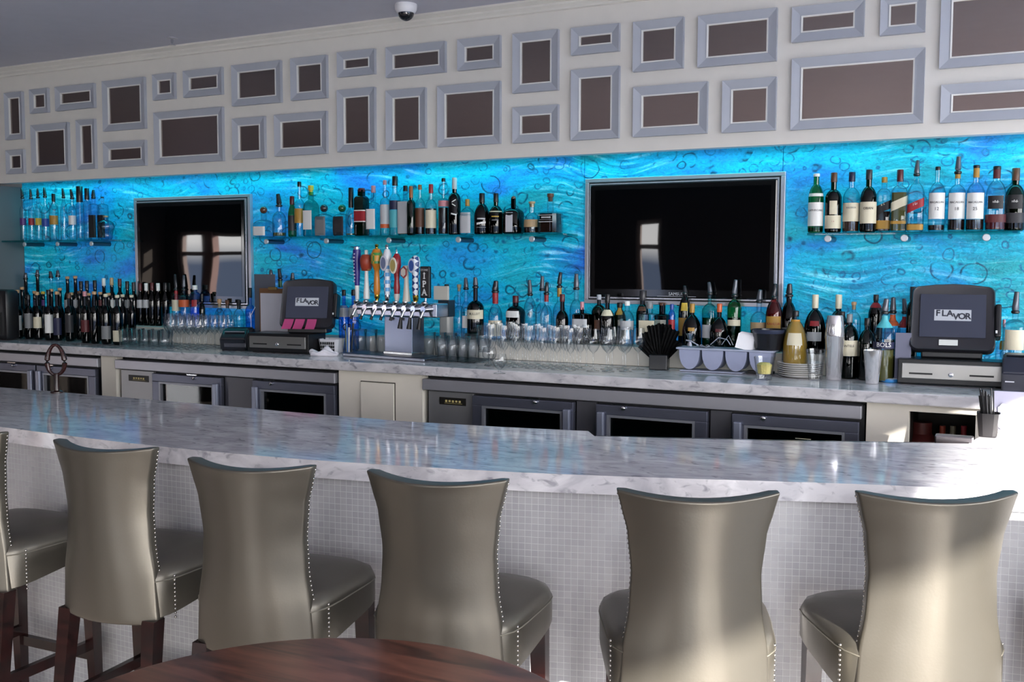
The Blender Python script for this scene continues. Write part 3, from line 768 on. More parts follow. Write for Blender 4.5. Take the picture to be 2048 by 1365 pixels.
# ------------------------------------------------------------------ round table in front
t = thing('round_table', 'round dark brown wooden table top in front of the stools', 'table', (-1.197, 1.469, 0))
R_ = 0.597; zt = EYE-0.92
link('tabletop', LT([(R_-0.03, zt-0.03), (R_-0.004, zt-0.026), (R_, zt-0.012), (R_-0.003, zt-0.003), (R_-0.012, zt), (0, zt)], 96), TABLEWOOD, t, True)
link('pedestal', LT([(0.05, 0.03), (0.05, zt-0.06), (0.14, zt-0.045), (0.14, zt-0.03)], 24), DARKWOOD, t, True)
link('foot_plate', LT([(0.28, 0.001), (0.28, 0.018), (0.06, 0.035), (0, 0.035)], 32), BLACK(), t, True)

# ------------------------------------------------------------------ bottles
def face_cam(x, y, k=0.75):
    """turn a label part of the way towards where the bartender's guests sit"""
    return math.atan2(-x, y)*0 + math.atan2(0-x, y-0)*k
PAL = dict(k=(18, 18, 20), w=(226, 226, 222), cr=(212, 204, 178), g=(120, 122, 124), r=(150, 26, 34), dr=(84, 22, 26), go=(172, 130, 52), br=(92, 56, 36), tn=(176, 150, 112),
           bl=(40, 70, 150), nv=(28, 32, 66), pk=(196, 132, 140), or_=(200, 92, 44), am=(150, 84, 34), sl=(170, 172, 178), ye=(206, 176, 60), cy=(80, 176, 186), pu=(82, 44, 112), gn=(36, 92, 52), co=(190, 150, 110), lg=(186, 188, 190), dk=(44, 42, 46), si=(196, 198, 204))
CN = dict(k='black', w='white', cr='cream', g='grey', r='red', dr='dark red', go='gold', br='brown', tn='tan', bl='blue', nv='navy', pk='pink', or_='orange', am='amber', sl='silver', ye='yellow', cy='turquoise', pu='purple', gn='green', co='cork', lg='pale grey', dk='charcoal', si='silver')
GL = dict(c=((0.80, 0.92, 0.96), 0.30, 'clear'), g=((0.10, 0.50, 0.22), 0.25, 'green'), dg=((0.035, 0.12, 0.06), 0.3, 'dark green'), b=((0.30, 0.55, 0.95), 0.4, 'blue'),
          k=((0.012, 0.010, 0.012), 0.5, 'black'), am=((0.75, 0.42, 0.10), 0.4, 'amber'), br=((0.16, 0.06, 0.03), 0.4, 'brown'), fr=((0.62, 0.80, 0.86), 0.6, 'frosted'), r=((0.55, 0.05, 0.05), 0.3, 'red'), te=((0.30, 0.75, 0.72), 0.4, 'teal'), pu=((0.2, 0.1, 0.4), 0.4, 'violet'))
LQ = dict(w=None, am=(112, 60, 20), dk=(40, 20, 12), br=(66, 34, 18), go=(190, 136, 50), rd=(90, 14, 18), gn=(26, 52, 30), ol=(96, 84, 40))
def bottle(name, px, yt, w, ys, yn, yc, gl='c', cap='k', labels=(), liq=None, Y=5.30, zb=None, yb=None, nw=6.5, stop='cap', sq=None, lab='', cat='bottle', group=None, rise=None, txt=(), foot=1.0, flare=1.0, face=0.75, pct=1):
    """px: centre column; yt/yc: top and bottom of the closure; yn: top of the shoulder; ys: bottom of the shoulder; w: body width (all in photo pixels, taken at depth Y)"""
    c = at(px, 400, Y); X = c.x
    zf = lambda y: at(px, y, Y).z
    if zb is None: zb = zf(yb)
    mp = mpp((X, Y, zb+0.1)); r = w*mp/2; rn = nw*mp/2
    t = thing(name, lab, cat, (X, Y, zb+0.0008), 0, group)
    H = lambda y: zf(y)-zb
    hs, hn, hc, ht = H(ys), H(yn), H(yc), H(yt)
    tint, edge, _ = GL[gl]
    # glass outline
    prof = [(r*0.80*foot, 0.0), (r*0.97*foot, 0.006), (r*foot, 0.016)]
    if flare != 1.0: prof += [(r*(foot*0.5+0.5), hs*0.5)]
    prof += [(r, hs)]
    for k in range(1, 7):
        u = k/6; a = u*PI/2
        prof.append((rn+(r-rn)*(math.cos(a)*0.72+(1-u)*0.28) if k < 6 else rn, hs+(hn-hs)*(math.sin(a)*0.55+u*0.45)))
    prof += [(rn, hc), (rn*1.0, max(hc+0.001, min(ht-0.004, hc+0.012)))]
    bd = link('glass_body', LT(prof, 20, expo=sq), glass(tint, edge), t, True)
    rot = face_cam(X, Y, face)
    if sq: rot = 0
    if liq:
        col, yl = liq; hl = H(yl)
        if col in LQ and LQ[col]:
            pr = [(p*0.93, max(z, 0.008)) for p, z in prof if z < hl and z >= 0.006]
            if pr:
                pr.append((pr[-1][0] if hl < hs else max(rn*0.9, pr[-1][0]*0.93), hl))
                link('liquid', LT(pr, 16, expo=sq), pm(LQ[col], 0.15), t, True)
    # closure
    if stop == 'cap':
        link('cap', LT([(rn*1.12, hc), (rn*1.16, hc+0.003), (rn*1.16, ht-0.003), (rn*1.05, ht), (0, ht)], 14), pm(PAL[cap], 0.35), t, True)
    elif stop == 'cork':
        link('cork_stopper', LT([(rn*0.85, hc-0.01), (rn*0.9, hc+(ht-hc)*0.4), (rn*1.25, hc+(ht-hc)*0.42), (rn*1.25, ht-0.002), (0, ht)], 14), pm(PAL[cap], 0.6), t, True)
    elif stop == 'ball':
        q = (ht-hc)/2; bm = bmesh.new(); bmesh.ops.create_uvsphere(bm, u_segments=16, v_segments=10, radius=q, matrix=Matrix.Translation((0, 0, hc+q)))
        link('ball_stopper', bm, pm(PAL[cap], 0.12, coat=0.5), t, True)
    elif stop == 'pourer':
        d = Vector((rnd.uniform(-0.35, 0.35), rnd.uniform(-0.2, 0.2), 1)); L_ = ht-hc
        pts = [(0, 0, hc-0.006), (0, 0, hc+L_*0.22), (d.x*L_*0.10, d.y*L_*0.10, hc+L_*0.55), (d.x*L_*0.3, d.y*L_*0.3, ht-0.003), (d.x*L_*0.31, d.y*L_*0.31, ht)]
        link('pour_spout', TU(pts, [rn*1.05, rn*1.25, rn*1.05, rn*0.85, rn*0.6], 10), pm((84, 88, 96) if cap in ('g', 'si', 'sl') else (46, 47, 52), 0.25, 0.3), t, True)
        link('spout_collar', LT([(rn*1.1, hc-0.008), (rn*1.45, hc-0.004), (rn*1.45, hc+0.004), (rn*1.1, hc+0.008)], 12), BLACK(), t, True)
    if stop == 'pourer' and cap not in ('g', 'k', 'si', 'sl', 'dk'):
        link('capsule', LT([(rn*1.12, hc-(ht-hc)*0.7), (rn*1.14, hc-0.004)], 14), pm(PAL[cap], 0.4), t, True)
    # labels
    for L_ in labels:
        y0, y1, colr = L_[:3]; span = L_[3] if len(L_) > 3 else 68; slant = L_[4] if len(L_) > 4 else 0
        z1, z0 = H(y0), H(y1)
        bm = bmesh.new(); n = 12; g = []
        def rad(z):
            for (ra, za), (rb, zb2) in zip(prof, prof[1:]):
                if za <= z <= zb2: return ra+(rb-ra)*((z-za)/max(1e-6, zb2-za))
            return r
        zs = [z0+(z1-z0)*i/4 for i in range(5)]
        for i in range(n+1):
            a = math.radians(-span+2*span*i/n)+(0 if sq is None else 0); col_ = []
            for z in zs:
                R_ = rad(z)+0.0009
                if sq:
                    ca, sa = math.cos(a-PI/2), math.sin(a-PI/2); k = (abs(ca)**sq+abs(sa)**sq)**(-1/sq)
                    col_.append(bm.verts.new((R_*ca*k, R_*sa*k, z+slant*a*r)))
                else: col_.append(bm.verts.new((R_*math.sin(a), -R_*math.cos(a), z+slant*a*r)))
            g.append(col_)
        for i in range(n):
            for j in range(4): bm.faces.new((g[i][j], g[i+1][j], g[i+1][j+1], g[i][j+1]))
        link('label', bm, pm(PAL[colr], 0.5), t, True, rz=rot)
    for T in txt:
        s, y, h, colr = T[:4]; sl = T[4] if len(T) > 4 else 0
        z = H(y); o = text(s, h*mp, pm(PAL[colr], 0.5), t, (0, 0, z), bend=(r+0.0016), name='label_lettering', ry=math.atan(sl)); o.rotation_euler = (0, 0, rot)
    return t
USED = []
def seq(place, items, **kw):
    lab_place = place
    """items in order from the side wall"""
    items = sorted(items, key=lambda d: d['px'])
    for i, d in enumerate(items):
        d = dict(d); look = d.pop('look', None)
        if look is None:
            g = GL[d.get('gl', 'c')][2]; st = {'cap': 'capped', 'cork': 'stoppered', 'ball': 'ball-stoppered', 'pourer': 'spouted'}[d.get('stop', 'cap')]
            ll = d.get('labels', ())
            look = '%s %s-%s bottle' % (g, CN[d.get('cap', 'k')], st) + (' with %s label' % CN[ll[0][2]] if ll else '')
        d['lab'] = '%s, %s %s' % (look, ORD[i], place)
        k2 = dict(kw); k2.update(d); nm = k2.pop('name', 'spirit_bottle')
        Yq = k2['Y']; zb = k2['zb']
        if zb == KZ: lo, hi = (4.75, 5.19) if Yq < 5.2 or (-4.60 > at(k2['px'], 600, Yq).x) or (-3.62 < at(k2['px'], 600, Yq).x < -0.57) else (5.1, 5.36)
        elif zb == RIS: lo, hi = 5.21, 5.395
        else: lo, hi = 5.205, 5.395
        best = None
        for dy in (0, -.012, .012, -.024, .024, -.036, .036, -.048, .048, -.06, .06, -.075, .075, -.09, .09, -.11, .11):
            Y2 = Yq+dy; X2 = at(k2['px'], 600, Y2).x; rr = k2['w']*k2.get('foot', 1)*mpp((X2, Y2, 1.5))/2
            if Y2-rr < lo or Y2+rr > hi: pen = 1+abs(dy)
            else: pen = abs(dy)*0.001
            for (x3, y3, r3, z3) in USED:
                if abs(z3-zb) < 0.12:
                    g_ = rr+r3+0.001-math.hypot(X2-x3, Y2-y3)
                    if g_ > 0: pen += g_*10
            if best is None or pen < best[0]: best = (pen, Y2, X2, rr)
        k2['Y'] = best[1]; USED.append((best[2], best[1], best[3], zb))
        if best[0] > 0.05: print('tight', nm, lab_place, i, round(best[0], 2))
        bottle(nm, **k2)
D = dict
KZ = CT
SHZ = 1.806+0.05

# glass shelves with steel standoff rods
def shelf(x0, x1, Yf, yline, pins, lab, zs):
    t = thing('glass_shelf', lab, 'glass shelf', ((x0+x1)/2, 5.30, zs), 0, 'glass bottle shelves on the blue wall'); c = (x0+x1)/2
    link('shelf_pane', B(x0-c, x1-c, Yf-5.30, 0.103, -0.012, 0, bev=0.002), glass((0.55, 0.86, 0.84), 0.35, 1.0), t)
    for px in pins:
        X = at(px, 485, Yf+0.03).x
        M = Matrix.Translation((X-c, Yf+0.03-5.30, -0.029)) @ Matrix.Rotation(-PI/2, 4, 'X')
        link('standoff_rod', LT([(0.0155, 0.004), (0.0155, 5.40-Yf-0.03)], 18, M=M), pm((86, 100, 112), 0.3, 0.9), t, True)
        link('rod_cap', LT([(0, -0.002), (0.0145, -0.002), (0.0175, 0.001), (0.0175, 0.008), (0.0155, 0.008)], 20, M=M), pm((206, 208, 212), 0.35, 0.5), t, True)
def sh_z(px, yb, Y=5.30): return at(px, yb, Y).z
ZL, ZM, ZR = sh_z(130, 481), sh_z(800, 472), sh_z(1830, 465)
shelf(-7.02, at(218, 481, 5.2).x, 5.20, 0, (48, 114, 182), 'short glass shelf of vodka bottles at the side wall end', ZL)
shelf(at(503, 475, 5.2).x+0.01, at(1127, 470, 5.2).x, 5.20, 0, (532, 652, 777, 916, 1063), 'long glass shelf between the two wall screens', ZM)
shelf(at(1614, 468, 5.2).x, at(2041, 468, 5.2).x, 5.20, 0, (1655, 1808, 1972), 'glass shelf of whisky bottles beyond the large screen', ZR)

seq('on short shelf from side wall', [
 D(px=45, yt=377, w=12, ys=424, yn=412, yc=396, labels=[(437, 451, 'pu')], stop='pourer', nw=5),
 D(px=62, yt=379, w=12, ys=424, yn=412, yc=397, labels=[(437, 451, 'r')], stop='pourer', nw=5),
 D(px=76, yt=377, w=12, ys=424, yn=412, yc=395, labels=[(437, 451, 'ye')], stop='pourer', nw=5),
 D(px=90, yt=375, w=14, ys=424, yn=412, yc=394, labels=[(438, 454, 'bl')], stop='pourer', nw=5.5),
 D(px=107, yt=388, w=17, ys=422, yn=408, yc=404, labels=[(432, 450, 'go')], nw=6),
 D(px=127, yt=377, w=14, ys=430, yn=402, yc=395, stop='pourer', nw=5, gl='c'),
 D(px=144, yt=379, w=15, ys=424, yn=412, yc=397, labels=[(432, 450, 'w')], stop='pourer', nw=5.5),
 D(px=159, yt=373, w=15, ys=409, yn=407, yc=405, stop='cap', nw=11, gl='fr', look='tall frosted bottle with large black cone cap'),
 D(px=174, yt=377, w=15, ys=404, yn=402, yc=400, nw=8, gl='fr', look='tall frosted bottle with straight black cap'),
 D(px=187, yt=380, w=16, ys=412, yn=408, yc=396, stop='pourer', nw=6, labels=[(431, 476, 'k')], sq=6, look='square clear bottle with black label'),
 D(px=205, yt=394, w=17, ys=412, yn=408, yc=397, nw=5, labels=[(431, 476, 'k')], sq=6, Y=5.33)], Y=5.30, zb=ZL)
# faceted round decanter
p = at(212, 460, 5.245)
t = thing('round_decanter', 'squat rounded clear decanter bottle with cork cap, at the end of the short glass shelf', 'bottle', (p.x, 5.245, ZL+0.001))
s = mpp((p.x, 5.245, ZL))
bm = bmesh.new(); lathe(bm, [(10*s, 0), (13*s, 4*s), (12.5*s, 10*s), (15*s, 18*s), (17*s, 25*s), (15.5*s, 32*s), (9*s, 37*s), (4*s, 39*s), (3.6*s, 44*s)], 18)
for v in bm.verts: v.co += Vector((math.sin(v.co.x*160)*0.002, math.cos(v.co.z*150)*0.002, 0))
link('glass_body', bm, glass((0.62, 0.78, 0.86), 0.3), t, True); link('cap', LT([(4*s, 44*s), (4.6*s, 44*s), (4.6*s, 47*s), (0, 48*s)], 12), pm(PAL['tn'], 0.5), t, True)

seq('on long shelf from side wall', [
 D(px=527, yt=413, w=34, ys=450, yn=440, yc=428, labels=[(454, 472, 'w', 45)], nw=9, stop='ball', cap='br', sq=6, Y=5.28),
 D(px=558, yt=388, w=27, ys=438, yn=424, yc=412, nw=9, stop='pourer', liq=('ol', 466)),
 D(px=584, yt=393, w=17, ys=434, yn=412, yc=410, gl='g', cap='dr', labels=[(432, 462, 'dk')], nw=8),
 D(px=599, yt=364, w=21, ys=411, yn=399, yc=374, labels=[(418, 447, 'go')], nw=7),
 D(px=622, yt=371, w=27, ys=417, yn=400, yc=388, cap='ye', labels=[(422, 460, 'w', 40)], gl='te', nw=9, stop='cork', sq=5),
 D(px=648, yt=409, w=30, ys=436, yn=428, yc=425, cap='dk', labels=[(434, 472, 'g', 42)], nw=8, stop='ball', sq=6),
 D(px=684, yt=409, w=30, ys=436, yn=428, yc=425, cap='gn', labels=[(434, 472, 'dk', 42)], nw=8, stop='ball', sq=6),
 D(px=702, yt=376, w=22, ys=430, yn=417, yc=416, nw=9, liq=('ol', 468), look='clear bottle with tall black sleeve cap'),
 D(px=723, yt=377, w=24, ys=399, yn=392, yc=384, gl='dg', cap='dr', labels=[(423, 443, 'r'), (421, 423, 'w'), (443, 445, 'w')], nw=12, sq=7),
 D(px=747, yt=372, w=24, ys=417, yn=405, yc=386, cap='pk', labels=[(419, 459, 'w', 44)], nw=8, sq=6),
 D(px=770, yt=361, w=20, ys=404, yn=396, yc=370, cap='pk', labels=[(410, 449, 'lg'), (449, 457, 'or_')], nw=7),
 D(px=790, yt=353, w=23, ys=402, yn=388, yc=372, cap='k', labels=[(402, 420, 'nv'), (421, 456, 'cy')], nw=10),
 D(px=811, yt=372, w=26, ys=403, yn=400, yc=383, cap='k', labels=[(404, 468, 'lg', 50)], gl='fr', nw=8, sq=6, liq=('ol', 462)),
 D(px=822, yt=373, w=17, ys=408, yn=400, yc=396, gl='dg', cap='am', nw=7, Y=5.345),
 D(px=840, yt=370, w=21, ys=411, yn=398, yc=380, labels=[(417, 455, 'br')], liq=('dk', 455), cap='am', nw=7),
 D(px=862, yt=369, w=23, ys=413, yn=400, yc=387, cap='r', labels=[(421, 457, 'cr')], liq=('dk', 418), nw=8),
 D(px=887, yt=357, w=21, ys=401, yn=397, yc=364, labels=[(402, 414, 'pk')], liq=('dk', 416), nw=7),
 D(px=909, yt=356, w=25, ys=398, yn=386, yc=379, gl='k', cap='lg', nw=9, look='black rounded bottle with patterned pale capsule', labels=[(402, 404, 'w', 18, 0.6), (410, 412, 'w', 16, -0.6), (428, 431, 'w', 26, -0.25)]),
 D(px=935, yt=399, w=27, ys=430, yn=416, yc=413, cap='go', labels=[(426, 467, 'lg', 50)], nw=8, gl='c', sq=3.5),
 D(px=964, yt=387, w=32, ys=434, yn=408, yc=406, gl='k', cap='k', nw=10, look='black short-necked bottle with white script', labels=[(437, 440, 'lg', 30), (445, 449, 'w', 34, 0.15), (455, 456.5, 'g', 36)]),
 D(px=992, yt=387, w=29, ys=429, yn=412, yc=405, gl='dg', cap='k', nw=9, look='dark bottle with pale green neck band', labels=[(423, 425, 'cr'), (433, 435, 'ye', 30), (440, 442, 'g', 26)], liq=('dk', 426)),
 D(px=1027, yt=392, w=39, ys=428, yn=416, yc=402, gl='k', cap='br', stop='ball', nw=9, sq=3.5, look='broad black flask with silver emblem', labels=[(426, 465, 'si', 22)]),
 D(px=1064, yt=403, w=32, ys=444, yn=426, yc=411, cap='tn', stop='cork', nw=11, labels=[(440, 455, 'tn')], liq=('dk', 455), foot=1.05, look='wide conical clear bottle with tan band'),
 D(px=1101, yt=387, w=42, ys=428, yn=424, yc=400, cap='br', stop='cork', nw=11, sq=8, gl='c', liq=('dk', 428), look='square dark whiskey bottle with brown stopper', labels=[(431, 432.2, 'lg', 40), (434.5, 437.5, 'lg', 26), (440, 441, 'g', 34), (444, 445.5, 'lg', 38)])], Y=5.30, zb=ZM)

seq('on whisky shelf from large screen', [
 D(px=1632, yt=348, w=30, ys=396, yn=370, yc=354, gl='g', cap='w', labels=[(406, 453, 'w', 75), (388, 394, 'w')], liq=('gn', 456), nw=11, txt=[('LAPHROAIG', 422, 4.2, 'k')]),
 D(px=1667, yt=346, w=32, ys=396, yn=380, yc=365, gl='dg', cap='br', labels=[(432, 458, 'cr', 75), (403, 430, 'cr', 26)], liq=('dk', 385), nw=11, txt=[('1 6', 444, 3, 'r')]),
 D(px=1703, yt=345, w=33, ys=396, yn=376, yc=364, cap='nv', labels=[(407, 444, 'cr', 72)], liq=('br', 440), nw=11, txt=[('TALISKER', 417, 3.4, 'g')]),
 D(px=1737, yt=340, w=32, ys=396, yn=374, yc=360, gl='dg', cap='dk', labels=[(405, 448, 'cr', 72)], liq=('dk', 382), nw=11, txt=[('OBAN', 418, 5, 'k')]),
 D(px=1768, yt=355, w=28, ys=390, yn=378, yc=366, cap='ol' if 0 else 'go', labels=[(408, 425, 'k', 62, 0.5), (442, 459, 'go', 60)], liq=('dk', 424), nw=10, sq=5, txt=[('Black Label', 410, 4.5, 'cr', 0.42)]),
 D(px=1799, yt=340, w=30, ys=384, yn=372, yc=364, gl='c', cap='dr', labels=[(400, 418, 'cr', 62, 0.5), (443, 449, 'go', 50)], liq=('ol', 386), nw=11, sq=5),
 D(px=1832, yt=321, w=31, ys=388, yn=366, yc=350, cap='g', stop='pourer', labels=[(404, 421, 'r', 66, 0.5), (450, 461, 'go', 60)], liq=('ol', 448), nw=9, sq=5, txt=[('Red Label', 409, 4.8, 'w', 0.42)]),
 D(px=1874, yt=334, w=32, ys=388, yn=365, yc=341, labels=[(387, 439, 'w', 64)], liq=('dk', 451), nw=9, txt=[('MACALLAN', 406, 3.9, 'k'), ('12', 419, 6.4, 'k')]),
 D(px=1914, yt=313, w=33, ys=388, yn=370, yc=346, stop='pourer', cap='g', labels=[(387, 439, 'w', 64), (346, 358, 'go', 80)], liq=('dk', 440), nw=10, txt=[('MACALLAN', 406, 3.9, 'k'), ('18', 419, 6.4, 'k')]),
 D(px=1951, yt=331, w=34, ys=388, yn=366, yc=337, cap='k', labels=[(387, 439, 'w', 64), (337, 356, 'go', 120)], liq=('dk', 440), nw=11, txt=[('MACALLAN', 406, 3.9, 'k'), ('25', 419, 6.4, 'k')]),
 D(px=1992, yt=333, w=38, ys=392, yn=362, yc=340, cap='k', labels=[(393, 419, 'k', 42), (340, 358, 'dr', 120), (430, 446, 'dr', 78)], liq=('rd', 430), nw=13, sq=2.6, txt=[('Glenfiddich', 405, 5.2, 'w')]),
 D(px=2030, yt=337, w=38, ys=396, yn=370, yc=362, gl='dg', cap='br', labels=[(391, 419, 'k', 42), (427, 447, 'dk', 70)], liq=('dk', 410), nw=13, sq=2.6, txt=[('Glenfiddich', 404, 5.2, 'w')])], Y=5.285, zb=ZR, face=0.9)

# ---- the rows on the back counter
RZ, KZ = RIS, CT
wine = D(gl='k', name='wine_bottle', nw=8)
items = []
for px, yt, cap, lb in ((46, 546, 'g', None), (70, 540, 'sl', None), (97, 543, 'g', None), (111, 541, 'g', None), (130, 553, 'co', 'lg'), (146, 552, 'co', 'lg'), (157, 563, 'k', None), (169, 562, 'k', 'dk'), (185, 561, 'k', None), (203, 557, 'w', None),
                        (219, 556, 'tn', 'w'), (235, 558, 'dr', 'w'), (250, 563, 'k', 'g'), (263, 565, 'dk', None), (276, 567, 'dr', 'lg'), (288, 567, 'w', 'lg'), (300, 566, 'dr', None), (312, 567, 'w', None), (327, 566, 'k', None)):
    po = yt < 550
    items.append(D(px=px, yt=yt, w=14.5, ys=604 if yt > 560 else 598, yn=588 if yt > 560 else 584, yc=yt+(12 if po else 15 if cap != 'co' else 9), cap=cap, gl='c' if po and px > 90 else 'k', nw=6.5, stop='pourer' if po else ('cork' if cap == 'co' else 'cap'),
                   labels=[(600, 616, lb)] if lb else [], name='wine_bottle', look=None))
seq('in rear wine row from side wall', items, Y=5.31, zb=RZ)
items = []
for px, yt, cap, lb in ((38, 574, 'co', None), (63, 582, 'co', 'nv'), (80, 583, 'ye', 'pu'), (97, 578, 'co', None), (114, 576, 'co', None), (137, 585, 'tn', None), (153, 582, 'br', None), (172, 586, 'co', None), (195, 584, 'co', 'dr'), (212, 586, 'co', None), (240, 589, 'cr', None), (258, 590, 'cr', None)):
    items.append(D(px=px, yt=yt, w=15.5, ys=630, yn=612, yc=yt+9, cap=cap, gl='k', nw=6.5, stop='cork', labels=[(600, 612, lb)] if lb else [], name='wine_bottle'))
seq('in middle wine row from side wall', items, Y=5.12, zb=KZ)
items = []
for px, yt, cap, lb, l0, l1 in ((28, 580, 'co', 'lg', 631, 660), (50, 590, 'k', 'g', 627, 656), (68, 584, 'co', 'cr', 634, 656), (91, 580, 'k', 'w', 629, 666), (108, 583, 'co', 'nv', 636, 670), (132, 587, 'br', 'dk', 630, 665), (164, 583, 'pk', 'dr', 640, 664),
                        (183, 583, 'co', None, 0, 0), (206, 588, 'cr', 'g', 652, 678), (229, 590, 'cr', 'cr', 661, 683)):
    items.append(D(px=px, yt=yt, w=17.5 if px < 200 else 20, ys=628, yn=612, yc=yt+10, cap=cap, gl='k', nw=7, stop='cork' if cap in ('co', 'cr') else 'cap', labels=[(l0, l1, lb, 60)] if lb else [], name='wine_bottle', Y=4.97 if px < 150 else 4.90))
seq('in front wine row from side wall', items, zb=KZ)

seq('under small screen from side wall', [
 D(px=348, yt=549, w=17, ys=595, yn=588, yc=580, cap='r', stop='pourer', labels=[(600, 622, 'cr')], nw=6),
 D(px=364, yt=551, w=22, ys=597, yn=590, yc=580, cap='si', stop='pourer', labels=[(600, 614, 'or_')], gl='fr', nw=6),
 D(px=386, yt=571, w=20, ys=590, yn=584, yc=580, cap='w', gl='b', nw=9, labels=[(600, 613, 'r', 30)]),
 D(px=400, yt=588, w=12, ys=620, yn=608, yc=600, cap='k', gl='dg', nw=5),
 D(px=435, yt=598, w=20, ys=632, yn=618, yc=612, cap='co', stop='cork', nw=7),
 D(px=451, yt=600, w=20, ys=632, yn=618, yc=614, cap='br', stop='cork', nw=7),
 D(px=474, yt=600, w=22, ys=632, yn=618, yc=616, cap='k', stop='cork', nw=7),
 D(px=497, yt=576, w=20, ys=622, yn=610, yc=596, cap='k', gl='b', stop='cap', nw=7)], Y=5.31, zb=RZ)

seq('by small register from side wall', [
 D(px=540, yt=540, w=18, ys=585, yn=572, yc=556, cap='g', stop='pourer', nw=7),
 D(px=558, yt=538, w=20, ys=585, yn=572, yc=560, cap='gn', stop='pourer', nw=7),
 D(px=583, yt=546, w=18, ys=590, yn=576, yc=560, cap='g', stop='pourer', nw=7),
 D(px=686, yt=580, w=22, ys=622, yn=610, yc=592, cap='k', gl='b', nw=7, labels=[(612, 634, 'lg')]),
 D(px=705, yt=580, w=22, ys=622, yn=610, yc=592, cap='k', gl='b', nw=7, labels=[(612, 634, 'lg')])], Y=5.33, zb=KZ)

seq('in rear row from beer taps', [
 D(px=893, yt=569, Y=5.345, w=18, ys=622, yn=604, yc=582, cap='k', nw=8, labels=[(630, 655, 'lg')]),
 D(px=918, yt=569, w=22, ys=622, yn=612, yc=580, cap='tn', stop='cork', nw=7),
 D(px=932, yt=556, w=20, ys=622, yn=604, yc=578, cap='g', stop='pourer', nw=8, labels=[(632, 656, 'w', 40)]),
 D(px=951, yt=555, w=34, ys=616, yn=602, yc=575, cap='g', stop='pourer', nw=9, gl='k', labels=[(620, 638, 'cr')], txt=[('BULLEIT', 628, 4.5, 'k')]),
 D(px=991, yt=562, w=28, ys=634, yn=610, yc=584, cap='r', stop='pourer', nw=11, labels=[(641, 672, 'cr'), (585, 608, 'r', 150)], txt=[('Makers', 648, 4, 'k')]),
 D(px=1032, yt=592, w=36, ys=626, yn=612, yc=606, gl='k', cap='dr', nw=11, labels=[(622, 635, 'w', 45)], sq=3),
 D(px=1061, yt=560, w=26, ys=622, yn=596, yc=590, cap='g', stop='pourer', nw=8),
 D(px=1085, yt=553, w=26, ys=625, yn=606, yc=580, cap='g', stop='pourer', nw=8),
 D(px=1094, yt=565, w=24, ys=632, yn=612, yc=588, cap='r', stop='pourer', nw=8, Y=5.26),
 D(px=1120, yt=545, w=26, ys=625, yn=604, yc=574, cap='go', stop='pourer', nw=8),
 D(px=1126, yt=589, w=26, ys=640, yn=622, yc=604, gl='k', cap='dr', nw=9, Y=5.25),
 D(px=1154, yt=548, w=26, ys=620, yn=600, yc=578, cap='g', stop='pourer', nw=9)], Y=5.32, zb=RZ)
seq('under large screen from beer taps', [
 D(px=1166, yt=604, w=34, ys=630, yn=626, yc=620, gl='k', cap='pk', nw=7, labels=[(638, 655, 'lg', 50)], sq=5, Y=5.26),
 D(px=1200, yt=590, w=30, ys=624, yn=610, yc=600, gl='dg', cap='si', nw=8, labels=[(640, 660, 'br', 30)], liq=('dk', 626)),
 D(px=1217, yt=589, w=30, ys=640, yn=618, yc=606, gl='k', cap='k', nw=9, labels=[(620, 632, 'cr', 60)], Y=5.26),
 D(px=1242, yt=606, w=26, ys=640, yn=620, yc=616, gl='dg', cap='k', nw=10, labels=[(616, 630, 'go', 40)]),
 D(px=1257, yt=603, w=28, ys=640, yn=622, yc=612, cap='w', nw=9, labels=[(642, 660, 'lg')], Y=5.27),
 D(px=1288, yt=582, Y=5.355, w=26, ys=628, yn=610, yc=602, gl='k', cap='dk', nw=11, labels=[(614, 622, 'br', 40)]),
 D(px=1302, yt=604, w=37, ys=630, yn=627, yc=618, gl='c', cap='g', nw=12, labels=[(641, 672, 'cr', 42)], sq=7, Y=5.26),
 D(px=1328, yt=606, w=27, ys=632, yn=628, yc=612, gl='k', cap='br', nw=11, labels=[(640, 656, 'cr', 42)], sq=7, Y=5.345),
 D(px=1347, yt=609, w=14, ys=632, yn=622, yc=620, gl='b', cap='bl', nw=7, labels=[(640, 668, 'r', 60)], Y=5.27),
 D(px=1373, yt=572, Y=5.345, w=25, ys=622, yn=594, yc=588, gl='k', cap='dk', stop='pourer', nw=8, labels=[(606, 622, 'ye', 32), (636, 672, 'go', 70)]),
 D(px=1388, yt=608, w=38, ys=662, yn=630, yc=626, gl='k', cap='go', nw=9, labels=[(655, 662, 'go', 20)], Y=5.245, look='squat round dark bottle with gold capsule'),
 D(px=1423, yt=565, w=30, ys=622, yn=608, yc=588, cap='g', stop='pourer', nw=8, labels=[(650, 676, 'lg', 60)], liq=('gn', 636), gl='te'),
 D(px=1443, yt=608, w=37, ys=665, yn=635, yc=625, gl='k', cap='or_', nw=9, labels=[(658, 664, 'dr', 20)], Y=5.25, look='squat round black bottle with orange capsule'),
 D(px=1473, yt=560, w=28, ys=616, yn=600, yc=592, gl='g', cap='g', stop='pourer', nw=9, labels=[(640, 652, 'cr', 60)], liq=('dk', 636)),
 D(px=1523, yt=580, w=34, ys=640, yn=624, yc=604, cap='g', stop='pourer', nw=10, labels=[(645, 660, 'tn')], liq=('ol', 655)),
 D(px=1553, yt=568, w=33, ys=630, yn=600, yc=596, gl='r', cap='dk', stop='pourer', nw=9, labels=[(633, 664, 'go', 55)], liq=('rd', 604), txt=[('KAHLUA', 648, 5, 'r')])], Y=5.32, zb=RZ)
